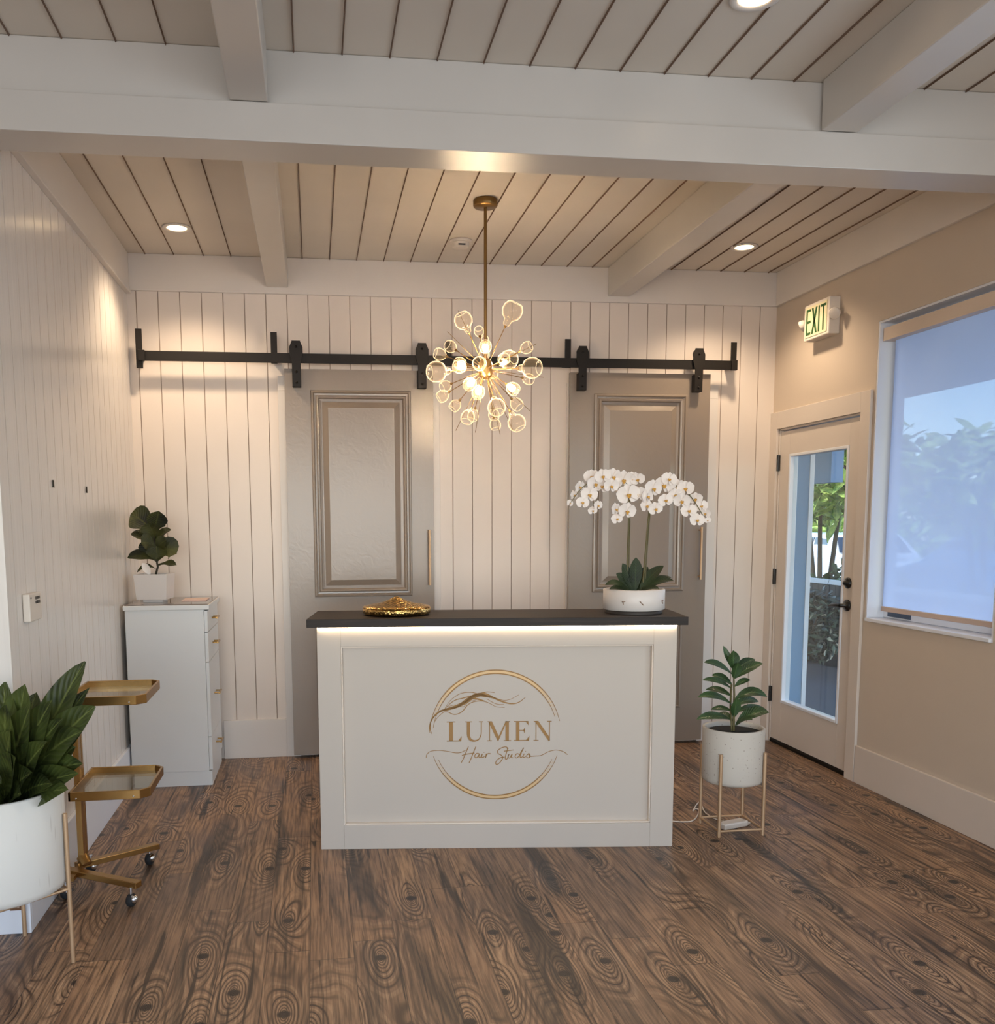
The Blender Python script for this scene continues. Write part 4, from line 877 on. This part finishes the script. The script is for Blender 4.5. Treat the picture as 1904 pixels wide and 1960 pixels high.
bush('leafy_tree', 'sunlit green tree filling the top of the glass door', 'tree', (8.4, 14.6, -.3), 1.1, 1.5, .95, 1300, .42, TREEL, 1.75, None, 3)
bush('leafy_tree', 'sunlit green tree seen through the roller shade', 'tree', (8.6, 11.0, -.3), 1.1, 1.0, .65, 700, .38, TREEL, 1.65, None, 4)
bush('porch_shrub', 'dark green shrub growing up behind the porch fence outside the door', 'shrub', (6.9, 11.1, -.22), .55, 1.1, .56, 800, .22, HEDGE, .0, None, 5)
bush('porch_vine', 'dark straggling vine hanging on the near side of the porch fence', 'vine', (5.60, 10.1, -.12), .13, 1.0, .44, 900, .15, VINE, .0, None, 6)
bush('porch_shrub', 'low green shrub behind the porch fence seen through the shade', 'shrub', (7.0, 8.6, -.22), .5, 1.0, .5, 450, .24, HEDGE, .0, None, 8)
bush('far_hedge', 'long clipped hedge across the street behind the parked cars', 'hedge', (16.5, 22.0, -.22), 1.0, 12.0, 1.7, 2200, .9, TREEL, .0, None, 9)
def car(loc, rz, body, label):
    t = thing('parked_car', label, 'car', loc, rz); L, Wd = 2.2, .88
    side = [(-L, .35), (-L, .75), (-2.0, .92), (-1.35, 1.0), (-.75, 1.42), (.55, 1.46), (1.25, 1.02), (2.05, .86), (L, .68), (L, .32)]
    n = len(side); m = MB(); vs = []
    for y_, k in ((-Wd, 1), (Wd, 1)): vs += [(x, y_*(.82 if z > 1.1 else 1), z) for x, z in side]
    m.add(vs, [tuple(range(n)), tuple(reversed(range(n, 2*n)))]+[(i, n+i, n+(i+1) % n, (i+1) % n) for i in range(n)]); m.build('body', body, t, .05)
    for sg in (-1, 1):
        m = MB()
        for ws in ([(-1.15, 1.03), (-.72, 1.34), (-.12, 1.37), (-.12, 1.03)], [(-.04, 1.03), (-.04, 1.37), (.5, 1.37), (1.0, 1.05)]):
            m.prism(ws, lambda a, b, d: (a, sg*(Wd*(.93 if b < 1.1 else .84)+d), b), 0, .03)
        m.build('side_window', CARG, t)
        for x in (-1.35, 1.38): MB().lathe([(0, -.1), (.28, -.1), (.33, -.06), (.33, .06), (.28, .1), (0, .1)], M=Matrix.Translation((x, sg*.82, .33)) @ Matrix.Rotation(R(90), 4, 'X'), n=24).build('wheel', TYRE, t)
    for s_ in ((1.0, 1.1, .65, 1.40), (-1.2, 1.08, -.82, 1.38)):
        m = MB().add([(s_[0]+.08*(1 if s_[0] > 0 else -1), -.7, s_[1]), (s_[0]+.08*(1 if s_[0] > 0 else -1), .7, s_[1]), (s_[2]+.08*(1 if s_[0] > 0 else -1), .62, s_[3]), (s_[2]+.08*(1 if s_[0] > 0 else -1), -.62, s_[3])], [(0, 1, 2, 3)]); m.build('windscreen', CARG, t)
    return t
car((11.3, 18.6, -.22), R(80), CARW, 'white parked car seen through the glass entry door')
car((11.0, 13.4, -.22), R(88), CARB, 'pale blue parked car seen dimly through the roller shade')
# ------------------------------------------------------------------ LIGHT
def light(name, kind, loc, energy, col, rot=(0, 0, 0), **kw):
    d = bpy.data.lights.new(name, kind); d.energy = energy; d.color = col
    for k, v in kw.items(): setattr(d, k, v)
    o = bpy.data.objects.new(name, d); COL.objects.link(o); o.location = loc; o.rotation_euler = rot; return o
WARM = (1.0, .76, .52); COOL = (.80, .89, 1.0)
for i, (x, y, _) in enumerate(dls):
    light('downlight_lamp', 'SPOT', (x, y, ZC-.03), (56, 56, 14)[i], WARM, (0, 0, 0), spot_size=R(125), spot_blend=.7, shadow_soft_size=.05)
for p in LITS: light('bulb_lamp', 'POINT', Vector((chx, chy, ZC))+p, 17, WARM, shadow_soft_size=.02)
# unseen fill spots added out of view to brighten the room
for x, y in ((-.6, 1.6), (2.4, 1.2), (1.0, -.6), (-2.6, 1.6)): light('room_fill_spot', 'SPOT', (x, y, ZC-.03), 26, (1, .90, .80), (0, 0, 0), spot_size=R(130), spot_blend=.8, shadow_soft_size=.06)
light('shopfront_fill', 'AREA', (-.3, -3.0, 1.6), 150, COOL, (R(90), 0, 0), shape='RECTANGLE', size=5.4, size_y=2.0)  # unseen area lamp added behind the camera for cool daylight fill
light('side_window_daylight', 'AREA', (XR+.13, 1.4, 1.75), 36, COOL, (0, R(90), 0), shape='RECTANGLE', size=1.5, size_y=1.4)
light('sun', 'SUN', (0, 0, 20), 4.5, (1, .95, .86), (R(38), R(-30), R(-60)), angle=R(1))
dirv = Vector((-1, -.12, -.20)).normalized()
lo = light('shade_backlight_sun', 'SUN', (12, 6, 4), 4.6, (.86, .91, 1.0), (0, 0, 0), angle=R(50)); lo.rotation_euler = dirv.to_track_quat('-Z', 'Y').to_euler()  # second, wide sun lamp added to backlight the roller shade
w = bpy.data.worlds.new('World'); bpy.context.scene.world = w; w.use_nodes = True; nt = w.node_tree; nt.nodes.clear()
sk = nt.nodes.new('ShaderNodeTexSky'); sk.sky_type = 'NISHITA'; sk.sun_disc = False; sk.sun_elevation = R(48); sk.sun_rotation = R(200)
bg = nt.nodes.new('ShaderNodeBackground'); bg.inputs[1].default_value = .6; ow = nt.nodes.new('ShaderNodeOutputWorld')
nt.links.new(sk.outputs[0], bg.inputs[0]); nt.links.new(bg.outputs[0], ow.inputs[0])
# ------------------------------------------------------------------ CAMERA
cam = bpy.data.cameras.new('camera'); co = bpy.data.objects.new('camera', cam); COL.objects.link(co)
cam.sensor_fit = 'HORIZONTAL'; cam.sensor_width = 36; cam.lens = F*36/1904
cam.shift_x = (952-CX)/1904; cam.shift_y = (CY-980)/1904; cam.clip_start = .05; cam.clip_end = 300
M = Matrix(((CR.x, CU.x, -CF.x), (CR.y, CU.y, -CF.y), (CR.z, CU.z, -CF.z))).to_4x4(); M.translation = CO; co.matrix_world = M
sc = bpy.context.scene; sc.camera = co
sc.view_settings.view_transform = 'Standard'; sc.view_settings.look = 'None'; sc.view_settings.exposure = 0; sc.view_settings.gamma = 1
sc.cycles.max_bounces = 10; sc.cycles.diffuse_bounces = 5; sc.cycles.transparent_max_bounces = 24; sc.cycles.sample_clamp_indirect = 4; sc.cycles.caustics_reflective = False; sc.cycles.caustics_refractive = False
